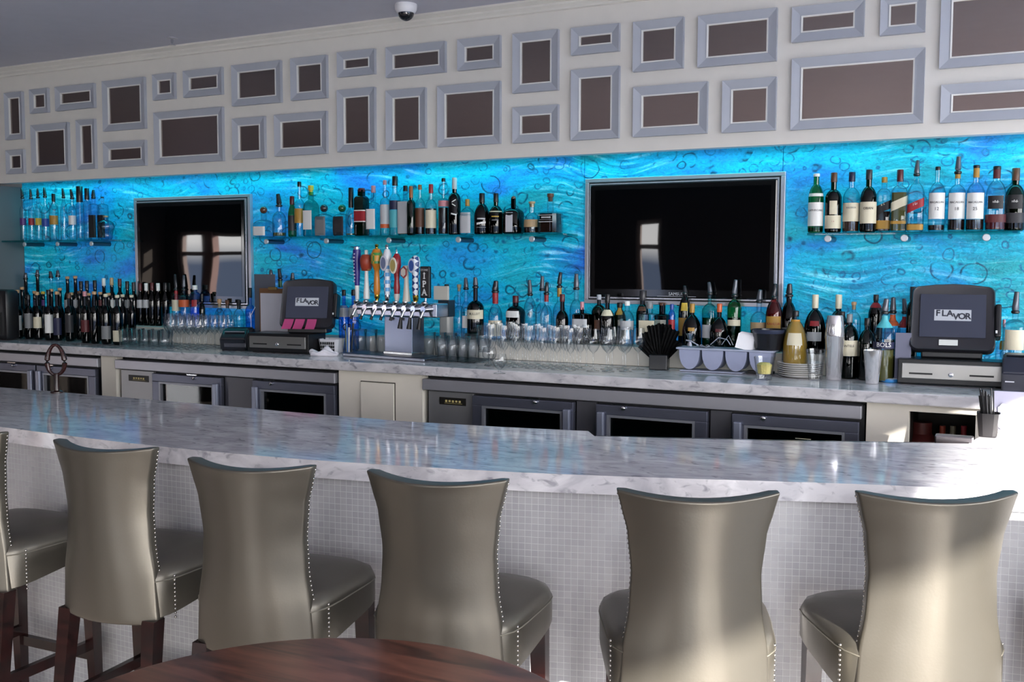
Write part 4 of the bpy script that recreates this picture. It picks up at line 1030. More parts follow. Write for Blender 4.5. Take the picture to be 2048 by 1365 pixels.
seq('by large register from large screen', [
 D(px=1583, yt=568, w=34, ys=645, yn=605, yc=592, gl='k', cap='dk', stop='pourer', nw=11, labels=[(655, 668, 'g', 55)], Y=5.32, zb=RZ),
 D(px=1597, yt=622, w=50, ys=690, yn=640, yc=634, gl='c', cap='k', nw=11, labels=[(666, 690, 'cr', 36)], liq=('go', 640), Y=5.16, zb=KZ, look='squat golden bottle with round cream label'),
 D(px=1636, yt=590, w=42, ys=658, yn=620, yc=617, gl='k', cap='cr', nw=11, labels=[(642, 652, 'r', 26), (664, 682, 'lg', 40)], Y=5.24, zb=RZ),
 D(px=1683, yt=590, w=36, ys=650, yn=622, yc=618, gl='k', cap='cr', nw=11, labels=[(640, 655, 'lg', 30)], Y=5.32, zb=RZ),
 D(px=1714, yt=604, w=28, ys=640, yn=624, yc=616, cap='co', stop='cork', nw=8, Y=5.36, zb=RZ, gl='c'),
 D(px=1690, yt=624, w=30, ys=650, yn=640, yc=634, gl='dg', cap='k', nw=11, Y=5.26, zb=RZ),
 D(px=1706, yt=629, w=37, ys=676, yn=650, yc=646, gl='dg', cap='g', nw=10, labels=[(681, 712, 'cr', 62)], liq=('dk', 690), Y=5.13, zb=KZ, txt=[('ANTELE', 692, 4.6, 'k')], look='green wine bottle with cream label by shaker'),
 D(px=1742, yt=637, w=34, ys=690, yn=660, yc=652, gl='dg', cap='k', nw=10, liq=('dk', 690), Y=5.17, zb=KZ),
 D(px=1758, yt=590, w=28, ys=630, yn=606, yc=602, gl='k', cap='k', nw=9, Y=5.35, zb=RZ, labels=[(606, 616, 'r', 120)]),
 D(px=1777, yt=598, w=42, ys=680, yn=642, yc=626, cap='g', stop='pourer', nw=11, labels=[(684, 697, 'nv', 90), (632, 656, 'cy', 100)], liq=('ol', 700), Y=5.13, zb=KZ, txt=[('BOLS', 690, 9, 'w')], look='tall bottle with navy label, turquoise neck'),
 D(px=1793, yt=595, w=30, ys=660, yn=640, yc=625, cap='g', stop='pourer', nw=10, labels=[(630, 652, 'or_', 100)], liq=('br', 680), Y=5.22, zb=KZ),
 D(px=1817, yt=598, w=28, ys=668, yn=640, yc=626, cap='g', stop='pourer', nw=9, labels=[(634, 656, 'r', 100)], liq=('rd', 690), Y=5.235, zb=KZ),
 D(px=1832, yt=574, w=22, ys=620, yn=604, yc=600, gl='br', cap='dk', nw=10, Y=5.33, zb=KZ)])
seq('behind receipt printer from large register', [
 D(px=2018, yt=640, w=28, ys=690, yn=676, yc=655, cap='pk', nw=5, gl='w' if 0 else 'fr', labels=[(682, 700, 'go', 28)], look='round white-fronted bottle with gold disc'),
 D(px=2040, yt=584, w=44, ys=655, yn=640, yc=625, cap='si', stop='pourer', nw=11, labels=[(660, 700, 'cr', 50)], look='clear bottle with cream label, silver spout')], Y=5.24, zb=KZ)

def on2(px, py, r=0.04):
    """a point on the worktop, kept in front of the bottle step"""
    p = on(px, py, CT)
    if p.y+r > 5.197:
        q = at(px, 600, 5.197-r); p = Vector((q.x, 5.197-r, CT))
    return p

# ------------------------------------------------------------------ registers
def register(px, Yf, w, d, h, rz, tw, th, lab_d, lab_t, tpx, tY, trz, notes=False, lean=20):
    c = at(px, 740, Yf); t = thing('cash_drawer', lab_d, 'cash drawer', (c.x, Yf, CT+0.001), math.radians(rz))
    link('case', B(-w/2, w/2, 0, d, 0.006, h, bev=0.004), BLACK(), t)
    link('drawer_front', B(-w/2+0.018, w/2-0.018, -0.008, 0.002, 0.03, h-0.018, bev=0.003), pm((176, 174, 170), 0.3, 0.9), t)
    for s in (-1, 1):
        link('slot', B(s*w*0.28-0.05, s*w*0.28+0.05, -0.0095, -0.006, h*0.42, h*0.42+0.008), pm((14, 14, 14), 0.5), t)
    link('lock', LT([(0.011, 0), (0.011, 0.004), (0.006, 0.006), (0, 0.006)], 16, M=Matrix.Translation((0, -0.008, h*0.45)) @ Matrix.Rotation(PI/2, 4, 'X')), CHROME(), t, True)
    for sx_ in (-1, 1):
        for y in (0.03, d-0.03): link('foot', LT([(0.012, 0), (0.012, 0.007)], 10), pm((30, 30, 30), 0.7), t, loc=(sx_*(w/2-0.03), y, 0))
    c = at(tpx, 700, tY)
    t2 = thing('register_terminal', lab_t, 'register', (c.x, tY, CT+0.001+h), math.radians(trz))
    dk = pm((34, 34, 40), 0.42)
    link('base', B(-tw*0.36, tw*0.36, 0.0, 0.12, 0.001, 0.035, bev=0.008), BLACK(), t2)
    link('neck', B(-0.07, 0.07, 0.05, 0.11, 0.03, 0.14, bev=0.01), BLACK(), t2)
    M = Matrix.Translation((0, 0.0, 0.03)) @ Matrix.Rotation(-math.radians(lean), 4, 'X')
    # housing with rounded corners, slightly crowned top
    bm = bmesh.new(); n = 10; pts = []
    rc = 0.035
    for (cx_, cz_, a0) in ((tw/2-rc, rc, -PI/2), (tw/2-rc-0.004, th-rc, 0), (-tw/2+rc+0.004, th-rc, PI/2), (-tw/2+rc, rc, PI)):
        for k in range(n+1):
            a = a0+k*PI/2/n; pts.append((cx_+rc*math.cos(a), cz_+rc*math.sin(a)))
        if a0 == 0:
            for u in (0.25, 0.5, 0.75): pts.append((tw/2-rc-(tw-2*rc)*u, th+0.012*math.sin(PI*u)))
    layers = [(-0.03, 0.93), (-0.034, 0.97), (-0.024, 1.0), (0.02, 1.0), (0.055, 0.86)]
    rings = []
    for yy, s in layers:
        rings.append([bm.verts.new(M @ Vector((x*s, yy, th/2+(z-th/2)*s))) for x, z in pts])
    N_ = len(pts)
    for a, b in zip(rings, rings[1:]):
        for i in range(N_):
            j = (i+1) % N_; bm.faces.new((a[i], a[j], b[j], b[i]))
    bm.faces.new(rings[0][::-1]); bm.faces.new(rings[-1])
    hs = link('housing', bm, dk, t2, True)
    sw, z0s, z1s = tw*0.385, th*0.20, th*0.86
    scr = link('screen', B(-sw, sw, -0.037, -0.033, z0s, z1s, M=M), pm((42, 46, 60), 0.12, emit=0.35), t2)
    e0 = Vector((0, -0.0375, (z0s+z1s)/2+0.002)); lw, lh = sw*0.56, th*0.085
    link('logo_plate', B(-lw, lw, -0.0385, -0.037, e0.z-lh, e0.z+lh, M=M), pm((150, 154, 162), 0.3, emit=0.3), scr)
    lm = pm((40, 43, 54), 0.3)
    k = lh*0.95
    for i, (ch, dz) in enumerate(zip('FLAVOR', (1, 1, 1, -1, -1, -1))):
        p = M @ Vector((-lw*0.80+i*lw*0.325, -0.0392, e0.z+dz*lh*(0.30-0.02*i) if i != 3 else e0.z-lh*0.30))
        o = text(ch, k*1.15, lm, scr, p, rx=PI/2-math.radians(lean), name='logo_letter', bold=0.0012)
    if not notes:
        link('sticker', B(-0.055, 0.025, -0.0365, -0.033, th*0.075, th*0.16, M=M), pm((196, 200, 196), 0.4), t2)
    # card reader along one side
    link('card_reader', B(tw/2-0.004, tw/2+0.022, -0.045, 0.03, th*0.22, th*0.72, bev=0.008, M=M), BLACK(), t2)
    link('reader_mark', B(tw/2-0.002, tw/2+0.006, -0.0475, -0.0445, th*0.27, th*0.31, M=M), pm((220, 220, 220), 0.4), t2)
    if notes:
        for i, dx in enumerate((-0.105, -0.035, 0.04)):
            a = M @ Vector((dx, -0.040, th*0.17))
            MW = Matrix.Translation(t2.location) @ Matrix.Rotation(t2.rotation_euler.z, 4, 'Z')
            bm = bmesh.new(); g = []
            for r_ in range(6):
                u = r_/5; g.append([bm.verts.new(M @ Vector((dx+sx_*0.03-(0.012*u if i < 2 else 0.008*u), -0.0385-0.020*u*u, th*0.175-0.066*u))) for sx_ in (-1, 1)])
            for p_, q_ in zip(g, g[1:]): bm.faces.new((p_[0], p_[1], q_[1], q_[0]))
            bmesh.ops.solidify(bm, geom=bm.faces, thickness=0.0006)
            for v in bm.verts: v.co = MW @ v.co
            o = link('sticky_note', bm, pm((228, 96, 160), 0.6), None)
            tag(o, ('pink sticky note on the small register, %s' % ('nearest the side wall', 'in the middle of the three', 'nearest the beer taps')[i]), 'sticky note', 'pink sticky notes')
    return t, t2
def px_(x, y, Y): return at(x, y, Y)
register(1902, 5.00, 0.455, 0.17, at(1902, 722, 5.0).z-CT, 2, 0.365, 0.315, 'black cash drawer with brushed steel front under the large register', 'large black touchscreen register with grey FLAVOR logo, nearest the window end', 1903, 5.085, 4)
register(556, 4.90, 0.44, 0.20, at(556, 668, 4.9).z-CT, 6, 0.34, 0.30, 'black cash drawer with dull steel front under the small register', 'black touchscreen register with FLAVOR logo and pink notes, beside the beer taps', 615, 4.99, 20, notes=True, lean=14)

# receipt printers and card terminals
t = thing('receipt_printer', 'bulky black receipt printer at the window end beside the large register', 'printer', (at(2046, 780, 4.90).x, 4.88, CT+0.001), 0.0)
bm = bmesh.new(); w = 0.085; pts = [(0, 0), (0, 0.085), (0.05, 0.15), (0.24, 0.155), (0.24, 0)]
a = [bm.verts.new((-w, y, z)) for y, z in pts]; b = [bm.verts.new((w, y, z)) for y, z in pts]
bm.faces.new(a); bm.faces.new(b[::-1])
for i in range(5): bm.faces.new((a[i], b[i], b[(i+1) % 5], a[(i+1) % 5]))
bmesh.ops.bevel(bm, geom=list(bm.edges), offset=0.006, segments=2, affect='EDGES'); link('case', bm, pm((30, 32, 46), 0.4), t)
link('paper_cover', B(-w+0.014, w-0.01, 0.07, 0.2, 0.152, 0.160, bev=0.004), pm((20, 22, 30), 0.3), t)
link('maker_mark', B(-w+0.014, -w+0.05, -0.0015, 0.001, 0.045, 0.05), pm((190, 190, 200), 0.5), t)
p = on(466, 702, CT)
t = thing('card_printer', 'rounded black receipt printer beside the clear document holder', 'printer', (p.x, p.y+0.0, CT+0.001), math.radians(22))
bm = bmesh.new(); w = 0.085; pts = [(0, 0), (-0.012, 0.075), (0.06, 0.135), (0.17, 0.14), (0.19, 0.1), (0.19, 0)]
a = [bm.verts.new((-w, y, z)) for y, z in pts]; b = [bm.verts.new((w, y, z)) for y, z in pts]; n = len(pts)
bm.faces.new(a); bm.faces.new(b[::-1])
for i in range(n): bm.faces.new((a[i], b[i], b[(i+1) % n], a[(i+1) % n]))
bmesh.ops.bevel(bm, geom=list(bm.edges), offset=0.010, segments=3, affect='EDGES'); link('case', bm, pm((24, 26, 34), 0.3), t, True)
link('front_panel', B(-w+0.03, w+0.004, -0.014, 0.0, 0.02, 0.05, bev=0.005), pm((52, 54, 64), 0.3), t)
link('paper_slot', B(-w+0.02, w-0.02, 0.03, 0.036, 0.114, 0.122), pm((90, 94, 104), 0.4), t)
p = at(8, 650, 4.80)
t = thing('black_terminal_housing', 'tall black housing at the side wall end, cut by the picture edge', 'appliance', (p.x-0.12, 4.78, CT+0.001))  # black body of a register terminal, only partly in view
link('housing', B(-0.12, 0.17, 0, 0.12, 0, at(10, 580, 4.8).z-CT, bev=0.03), BLACK(), t, True)
link('front_grille', B(-0.10, 0.13, -0.004, 0.002, 0.04, 0.2, bev=0.001), pm((34, 34, 36), 0.8), t)

# paper holder, clipboard and menus by the small register
p = at(530, 700, 5.13)
t = thing('document_holder', 'clear acrylic document holder behind the small cash drawer', 'document holder', (p.x, 5.088, CT+0.001))
zz = lambda y, Y=5.1: at(520, y, Y).z-CT
xl, xr = at(494, 640, 5.08).x-p.x, at(560, 640, 5.16).x-p.x
bm = bmesh.new()
f = [bm.verts.new(c) for c in ((xl, 0.11, 0), (xl, 0.03, 0), (xl, 0.03, zz(632)), (xl, 0.11, zz(606)))]; bm.faces.new(f)
bmesh.ops.solidify(bm, geom=bm.faces, thickness=0.003)
box(bm, xl, xr, 0.105, 0.109, 0, zz(606)); link('acrylic_shell', bm, glass((0.78, 0.82, 0.86), 0.55), t)
link('bright_edge', TU([(xl, 0.03, 0.0), (xl, 0.03, zz(632)), (xl, 0.10, zz(606))], 0.0022, 6), pm((205, 208, 214), 0.3), t)
o = tag(link('menu_sheets', B(at(507, 600, 5.15).x, at(548, 600, 5.15).x, 5.160, 5.166, CT+0.003, at(530, 549, 5.13).z), pm((84, 88, 98), 0.6)), 'tall dark grey menu sheet standing behind the clipboard', 'menu')
t = thing('clipboard', 'brown clipboard with white sheet leaning behind the small register', 'clipboard', (at(540, 640, 5.10).x, 5.130, CT+0.002))
link('board', B(-0.11, 0.13, 0, 0.004, 0, at(540, 578, 5.1).z-CT), pm((112, 78, 46), 0.5), t)
link('paper', B(-0.10, 0.12, -0.003, -0.0005, 0.01, at(540, 588, 5.1).z-CT), pm((188, 188, 196), 0.6), t)
link('clip', B(-0.03, 0.04, -0.01, 0.0, at(540, 581, 5.1).z-CT, at(540, 575, 5.1).z-CT, bev=0.002), pm((120, 100, 60), 0.3, 0.8), t)
o = tag(link('folded_card', B(-0.035, 0.035, 0, 0.004, 0, 0.235, bev=0.001), pm((96, 98, 118), 0.6), loc=(at(1806, 700, 5.05).x, 5.055, CT+0.001), rz=0.2), 'plain grey-violet card standing against the large cash drawer', 'card')

# white pot, towel, jug of pens
p = on(664, 706, CT); s = mpp(p)*0.88
t = thing('napkin_caddy', 'square white patterned caddy beside the small cash drawer', 'caddy', (p.x, p.y, CT+0.001), 0.25)
bm = bmesh.new(); lathe(bm, [(20*s, 0), (25*s, 32*s), (23.5*s, 32*s), (19*s, 3*s), (0, 3*s)], 24, expo=7); link('pot', bm, pm((206, 206, 212), 0.4), t)
bm = bmesh.new()
for i in range(7):
    for j in range(3):
        box(bm, (-17+i*5)*s, (-14.6+i*5)*s, -21.5*s-0.012-0.0012*j, -20*s-0.008-0.0012*j, (4+j*8)*s, (10+j*8)*s)
link('black_lettering_pattern', bm, pm((24, 24, 26), 0.5), t)
p = on(650, 712, CT)
bm = bmesh.new(); bmesh.ops.create_icosphere(bm, subdivisions=4, radius=1)
for v in bm.verts:
    x, y, z = v.co; k = 1+0.12*math.sin(x*5+y*3)+0.08*math.sin(y*9+z*4)
    v.co = Vector((x*0.085*k, y*0.035*k, max(0, (z+0.35)*0.030*(1+0.35*math.sin(x*6+1))*k)))
tag(link('bar_towel', bm, pm((206, 204, 212), 0.8, bump=0.5), None, True, (p.x, p.y+0.0, CT+0.001), 0.35), 'crumpled white bar towel on the worktop edge before the taps', 'towel')
def glassware(name, prof, p, lab, cat, group=None, n=20, mt=None, z=CT, rz=0):
    o = link(name, LT(prof, n, cap=False), mt or CLEARG, None, True, (p.x, p.y, z+0.001)); return tag(o, lab, cat, group)
CLEARG = glass((0.955, 0.965, 0.975), 0.50, 1.25)
p = on(697, 706, CT); s = mpp(p)
glassware('glass_jug', [(0, 0), (11*s, 0.001), (12*s, 6*s), (13*s, 32*s), (14*s, 46*s)], p, 'clear glass jar holding pens and scissors before the taps', 'jar')
for i, (dx, dy, c, h, lab) in enumerate(((-5, 2, (230, 210, 40), 52, 'yellow-green marker standing in the pen jar'), (0, -3, (60, 120, 200), 56, 'blue pen standing in the pen jar'), (5, 3, (40, 40, 44), 58, 'black pen standing in the pen jar'), (4, -4, (214, 214, 216), 50, 'white pen standing in the pen jar'))):
    t = thing('pen', lab, 'pen', (p.x+dx*s, p.y+dy*s, CT+0.004)); t.rotation_euler = (-dy*0.012, dx*0.012, 0)
    link('barrel', LT([(1.8*s, 0), (1.8*s, h*s)], 8), pm(c, 0.4), t); link('pen_cap', LT([(2.1*s, h*s*0.7), (2.1*s, h*s), (0, h*s+0.002)], 8), pm(c, 0.3), t)
t = thing('scissors', 'black-handled scissors standing in the pen jar', 'scissors', (p.x-3*s, p.y, CT+0.004))
link('blades', B(-0.006, 0.006, -0.001, 0.001, 0, 0.12), CHROME(), t)
for sx_ in (-1, 1):
    link('handle', TU([(sx_*0.016+0.013*math.cos(a), 0, 0.155+0.018*math.sin(a)) for a in [k*PI/6 for k in range(12)]], 0.0035, 6, close=True), BLACK(), t)

# ------------------------------------------------------------------ beer tap tower
TY = 5.02; c0_ = at(797, 700, TY); TRZ = math.radians(-8)
t = thing('beer_tap_tower', 'brushed steel beer tap tower with eight colourful tap handles', 'beer tap', (c0_.x, TY, CT+0.001), TRZ)
s = mpp((c0_.x, TY, 1.3))
TX = lambda px, Y=4.96: (at(px, 620, Y).x-c0_.x)/math.cos(TRZ)
TZ = lambda y: at(797, y, 4.98).z-CT
SB = pm((150, 160, 182), 0.26, 1.0)
link('drip_tray', B(TX(688, 4.93), TX(868, 4.93), -0.13, 0.06, 0, 0.018, bev=0.003), pm((150, 156, 170), 0.25, 1.0), t)
link('tray_grid', B(TX(692, 4.93), TX(862, 4.93), -0.122, 0.052, 0.018, 0.0205), pm((70, 74, 86), 0.35, 0.9), t)
link('pedestal', B(TX(768), TX(829), -0.055, 0.055, 0.018, TZ(634), bev=0.004), SB, t)
link('pedestal_foot', B(TX(767), TX(830), -0.062, 0.058, 0.018, 0.04, bev=0.003), CHROME(), t)
link('header', B(TX(706), TX(882), -0.055, 0.055, TZ(633), TZ(606), bev=0.006), pm((190, 194, 204), 0.2, 1.0), t)
def checker(c1, c2, sc, rot=0):
    k = ('ck', c1, c2, sc, rot)
    if k in MC: return MC[k]
    mt, tt, b = newmat('checked_paint'); tc = tt.nodes.new('ShaderNodeTexCoord'); mp = tt.nodes.new('ShaderNodeMapping'); mp.inputs['Rotation'].default_value = (0, rot, 0)
    ck = tt.nodes.new('ShaderNodeTexChecker'); ck.inputs['Scale'].default_value = sc; ck.inputs['Color1'].default_value = (*srgb(*c1), 1); ck.inputs['Color2'].default_value = (*srgb(*c2), 1)
    tt.links.new(tc.outputs['Object'], mp.inputs[0]); tt.links.new(mp.outputs[0], ck.inputs[0]); tt.links.new(ck.outputs[0], b.inputs['Base Color']); b.inputs['Roughness'].default_value = 0.3
    MC[k] = mt; return mt
hx = [712, 733, 756, 777, 799, 820, 840, 862]
def turned(px, prof, mt, name='tap_handle', dx=0, y=-0.07, n=16, sq=None, sy2=1.0):
    """prof: (radius px, image row)"""
    x = TX(px)
    o = link(name, LT([(r*s, TZ(yy)) for r, yy in prof], n, expo=sq, sy_=sy2), mt, t, True, (x, y, 0)); return o
def oval(par, px, yc, rw, rh, mt, mt2, yoff=-0.0, sides=24, txt_=None, zc=None):
    M = Matrix.Translation((0, yoff, TZ(yc))) @ Matrix.Rotation(PI/2, 4, 'X')
    bm = bmesh.new(); lathe(bm, [(0, 0), (1, 0), (1, 0.004), (0.92, 0.006)], sides, cap=False)
    lathe(bm, [(0.92, 0.006), (0, 0.006)], sides, cap=False)
    for v in bm.verts: v.co = M @ Vector((v.co.x*rw*s, v.co.y*rh*s, v.co.z))
    o = link('badge', bm, mt, par, False)
    bm = bmesh.new(); lathe(bm, [(0.74, 0.0065), (0, 0.0065)], sides, cap=False)
    for v in bm.verts: v.co = M @ Vector((v.co.x*rw*s, v.co.y*rh*s, v.co.z))
    link('badge_face', bm, mt2, par)
    return o
h = turned(712, [(4, 601), (4.5, 585), (5, 573)], pm(PAL['w'], 0.3))
h1 = link('painted_grip', LT([(5*s, TZ(573)), (6.5*s, TZ(545)), (8.5*s, TZ(515)), (8*s, TZ(500)), (6*s, TZ(499)), (6*s, TZ(493)), (0, TZ(492))], 18), [pm((48, 34, 120), 0.3)], h, True)
bm = bmesh.new()
for k in range(9): box(bm, (-1.5+math.sin(k*1.7)*1.2)*s, (1.5+math.sin(k)*1.0)*s, -9*s, -8*s+0.001*0, TZ(566-k*7), TZ(563-k*7))
link('white_script', bm, pm((210, 205, 225), 0.4), h)
link('chrome_cap', LT([(6.2*s, TZ(500)), (6.4*s, TZ(494)), (0, TZ(493))], 16), CHROME(), h, True)
h = turned(733, [(6.5, 600), (6.5, 590), (4.5, 565), (3.6, 545), (3.6, 520), (3.6, 502), (4, 501), (0, 500)], pm(PAL['w'], 0.3))
link('barrel_sign', LT([(6*s, TZ(543)), (11*s, TZ(538)), (13*s, TZ(525)), (13*s, TZ(518)), (9*s, TZ(510)), (0, TZ(509))], 20), pm((158, 62, 40), 0.4), h, True)
link('bottle_figure', B(-11*s, 10*s, -5*s, 4*s, TZ(543), TZ(530), bev=0.006), pm((150, 104, 60), 0.4), h)
h = turned(756, [(5, 592), (7, 582), (6, 560), (5, 543), (7, 538), (11.5, 525), (12, 512), (8, 500), (5, 498)], pm((206, 128, 40), 0.3))
link('green_leaf_band', LT([(11.75*s, TZ(528)), (12.3*s, TZ(520)), (12.3*s, TZ(512)), (10.6*s, TZ(506))], 16, cap=False), checker((70, 140, 70), (206, 150, 50), 30), h, True)
link('brass_knob', LT([(5*s, TZ(499)), (3*s, TZ(497)), (3*s, TZ(494)), (4.2*s, TZ(491.5)), (3*s, TZ(489)), (0, TZ(488.4))], 14), pm((196, 160, 70), 0.2, 1.0), h, True)
link('brass_ferrule', LT([(3*s, TZ(602)), (5.5*s, TZ(596)), (5.5*s, TZ(591)), (4*s, TZ(590))], 14), pm((196, 160, 70), 0.2, 1.0), h, True)
h = turned(779, [(6, 590), (7, 570), (6.4, 545), (8, 530), (8.6, 512), (5, 500), (3, 498)], checker((96, 160, 214), (226, 230, 236), 46))
link('white_upper_grip', LT([(8.2*s, TZ(532)), (8.9*s, TZ(520)), (8.8*s, TZ(510)), (5.2*s, TZ(500)), (0, TZ(499.5))], 16), pm((218, 218, 222), 0.3), h, True)
link('chrome_knob', LT([(4*s, TZ(500)), (3*s, TZ(497)), (4.2*s, TZ(493)), (3*s, TZ(490)), (0, TZ(489.4))], 14), CHROME(), h, True)
oval(h, 775, 527, 9, 15.5, pm((206, 206, 214), 0.3), pm((110, 120, 150), 0.4), -0.030)
link('ferrule', LT([(4*s, TZ(602)), (5.5*s, TZ(595)), (5.5*s, TZ(590))], 14), CHROME(), h, True)
h = turned(800, [(5.5, 588), (6.5, 575), (5, 560), (6.5, 545), (9, 530), (8, 515), (4, 508), (0, 507.5)], pm((146, 30, 38), 0.25))
link('silver_finial', LT([(2*s, TZ(508)), (2.2*s, TZ(502)), (0, TZ(498))], 10), CHROME(), h, True)
oval(h, 796, 532, 9, 16, pm((226, 220, 200), 0.4), pm((176, 158, 92), 0.4), -0.030)
link('ferrule', LT([(4*s, TZ(602)), (6*s, TZ(594)), (5.8*s, TZ(588))], 14), pm((214, 206, 200), 0.3), h, True)
h = turned(821, [(8, 603), (6.5, 590), (4.8, 565), (4.4, 545), (7, 535), (6, 532), (0, 531.5)], pm((206, 200, 186), 0.4))
oval(h, 820, 545, 9, 12, pm((150, 50, 50), 0.4), pm((214, 206, 196), 0.4), -0.022, 6)
h = turned(841, [(5.5, 590), (7, 575), (6.5, 555), (8.5, 535), (9.5, 525), (7, 515), (3, 512), (0, 511.6)], checker((34, 60, 120), (222, 226, 232), 40, 0.8))
oval(h, 838, 532, 8.5, 14, pm((190, 196, 210), 0.3), pm((50, 86, 160), 0.4), -0.032)
link('brass_ferrule', LT([(3*s, TZ(604)), (5.5*s, TZ(598)), (6*s, TZ(590))], 14), pm((196, 160, 70), 0.2, 1.0), h, True)
h = turned(863, [(2.4, 603), (2.4, 594)], CHROME())
link('sign_block', B(-11.5*s, 11.5*s, -4*s, 4*s, TZ(595), TZ(533), bev=0.006), pm((14, 14, 16), 0.3), h)
for ch, yy in (('I', 552), ('P', 568), ('A', 584)): 
    wl = pm((232, 232, 230), 0.4); yl = -4*s-0.0012
    o = text(ch, 12.5*s, wl, h, (0, yl, TZ(yy)), name='sign_letter', sx=1.0, bold=0.0012)
    zb_, zt_ = TZ(yy)-4.6*s, TZ(yy)+4.6*s; bm = bmesh.new()
    for (xa, xb, zc) in {'I': ((-3, 3, zb_), (-3, 3, zt_)), 'P': ((-4.6, 0.6, zb_), (-4.6, -2, zt_)), 'A': ((-7.2, -3, zb_), (2.6, 7.4, zb_))}[ch]: box(bm, xa*s, xb*s, yl-0.0004, yl+0.0006, zc-0.5*s, zc+0.5*s)
    link('letter_serif', bm, wl, h)
text('STONE', 4.2*s, pm((200, 200, 200), 0.4), h, (0, -4*s-0.001, TZ(540.5)), name='sign_lettering')
for i, px in enumerate(hx):
    x = TX(px)
    f = link('faucet', LT([(0, 0), (5.5*s, 0.0005), (6*s, 0.012), (5*s, 0.03), (6*s, 0.04)], 14, M=Matrix.Translation((x, -0.052, TZ(617))) @ Matrix.Rotation(PI/2, 4, 'X')), CHROME(), t, True)
    link('collar', LT([(5*s, TZ(611)), (6.4*s, TZ(609)), (6.4*s, TZ(603)), (3*s, TZ(601))], 14), CHROME(), f, True, (x, -0.075, 0))
    link('spout', TU([(x, -0.072, TZ(614)), (x-0.003, -0.088, TZ(622)), (x-0.008, -0.105, TZ(634))], [0.011, 0.009, 0.007], 10), CHROME(), f, True)
    tip = [(x-0.008, -0.105, TZ(633)), (x-0.012, -0.112, TZ(641 if i < 5 else 656))]
    link('rubber_tip', TU(tip, [0.0085, 0.0095 if i < 5 else 0.016], 8), BLACK(), f)
# things standing around the tower
p = at(893, 650, 5.245)
t = thing('steel_canister', 'grey canister with dark lid standing between taps and bottles', 'canister', (p.x, 5.245, RIS+0.001)); s2 = mpp(p)*0.97
link('ribbed_body', LT([(12*s2, 0), (12*s2, at(893, 634, 5.245).z-RIS)], 16, expo=6), pm((150, 150, 146), 0.4), t)
link('dark_lid', B(-13*s2, 13*s2, -13*s2, 13*s2, at(893, 634, 5.245).z-RIS, at(893, 601, 5.245).z-RIS, bev=0.003), pm((50, 60, 68), 0.3, 0.5), t)
tag(link('paper_card', B(at(869, 590, 5.245).x-p.x, at(897, 590, 5.245).x-p.x, -0.01, 0.01, at(893, 601, 5.245).z-RIS+0.001, at(893, 573, 5.245).z-RIS, bev=0.002), pm((200, 196, 184), 0.6), None, False, (p.x, 5.245, RIS+0.001)), 'blank cream card block on the dark-lidded canister beside the taps', 'card')

# ------------------------------------------------------------------ glassware on the worktop
WG = [(0, 0.002), (0.031, 0.0), (0.033, 0.0015), (0.012, 0.005), (0.0042, 0.012), (0.0034, 0.03), (0.0034, 0.085), (0.006, 0.092), (0.020, 0.104), (0.032, 0.125), (0.0355, 0.147), (0.034, 0.175), (0.0285, 0.215)]
TG = [(0, 0.002), (0.029, 0.0), (0.031, 0.0015), (0.010, 0.006), (0.0040, 0.014), (0.0034, 0.085), (0.007, 0.092), (0.017, 0.105), (0.026, 0.14), (0.0275, 0.175), (0.0245, 0.225)]
PG = [(0, 0.006), (0.028, 0.004), (0.029, 0.0), (0.031, 0.002), (0.036, 0.08), (0.042, 0.150), (0.0405, 0.150), (0.034, 0.08), (0.0285, 0.010), (0, 0.010)]
TM = [(0, 0.008), (0.031, 0.006), (0.032, 0.0), (0.034, 0.002), (0.038, 0.105), (0.0365, 0.105), (0.032, 0.012), (0, 0.012)]
mw = {}
def proto(key, prof, n=20):
    if key not in mw:
        bm = bmesh.new(); lathe(bm, prof, n, cap=False); me = bpy.data.meshes.new(key); bm.to_mesh(me); bm.free(); me.shade_smooth(); me.materials.append(CLEARG); mw[key] = me
    return mw[key]
def put(key, prof, x, y, lab, cat, group, z=CT, sc=1.0):
    o = bpy.data.objects.new(key, proto(key, prof)); COL.objects.link(o); o.location = (x, y, z+0.001); o.scale = (sc, sc, sc); return tag(o, lab, cat, group)
# crowd of stemmed glasses left of the black napkin holder
for r_ in range(4):
    for c_ in range(8):
        x, y = -2.64+c_*0.077+(r_ % 2)*0.037-r_*0.012, 4.83+r_*0.072
        if c_ == 0 and r_ < 1: continue
        put('wine_glass', TG, x, y, 'tall stemmed glass, %s from the taps in the %s line of the crowd' % (ORD[c_], ('front', 'second', 'third', 'rear')[r_]), 'wine glass', 'crowd of stemmed glasses', sc=rnd.uniform(0.97, 1.03))
for c_, (x, y) in enumerate(((-1.985, 4.86), (-1.955, 4.97), (-1.905, 4.87), (-1.87, 4.99), (-1.895, 5.09), (-1.965, 5.08), (-1.825, 4.91), (-1.80, 5.03))):
    put('large_wine_glass', WG, x, y, 'large round-bowled wine glass beside the napkin holder, %s' % ('front line, farthest from it', 'middle line, farthest from it', 'front line, second from it', 'middle line, second from it', 'rear line, middle one', 'rear line, farthest from it', 'front line, nearest it', 'middle line, nearest it', 'rear line, nearest it')[c_], 'wine glass', 'large wine glasses', sc=1.02)
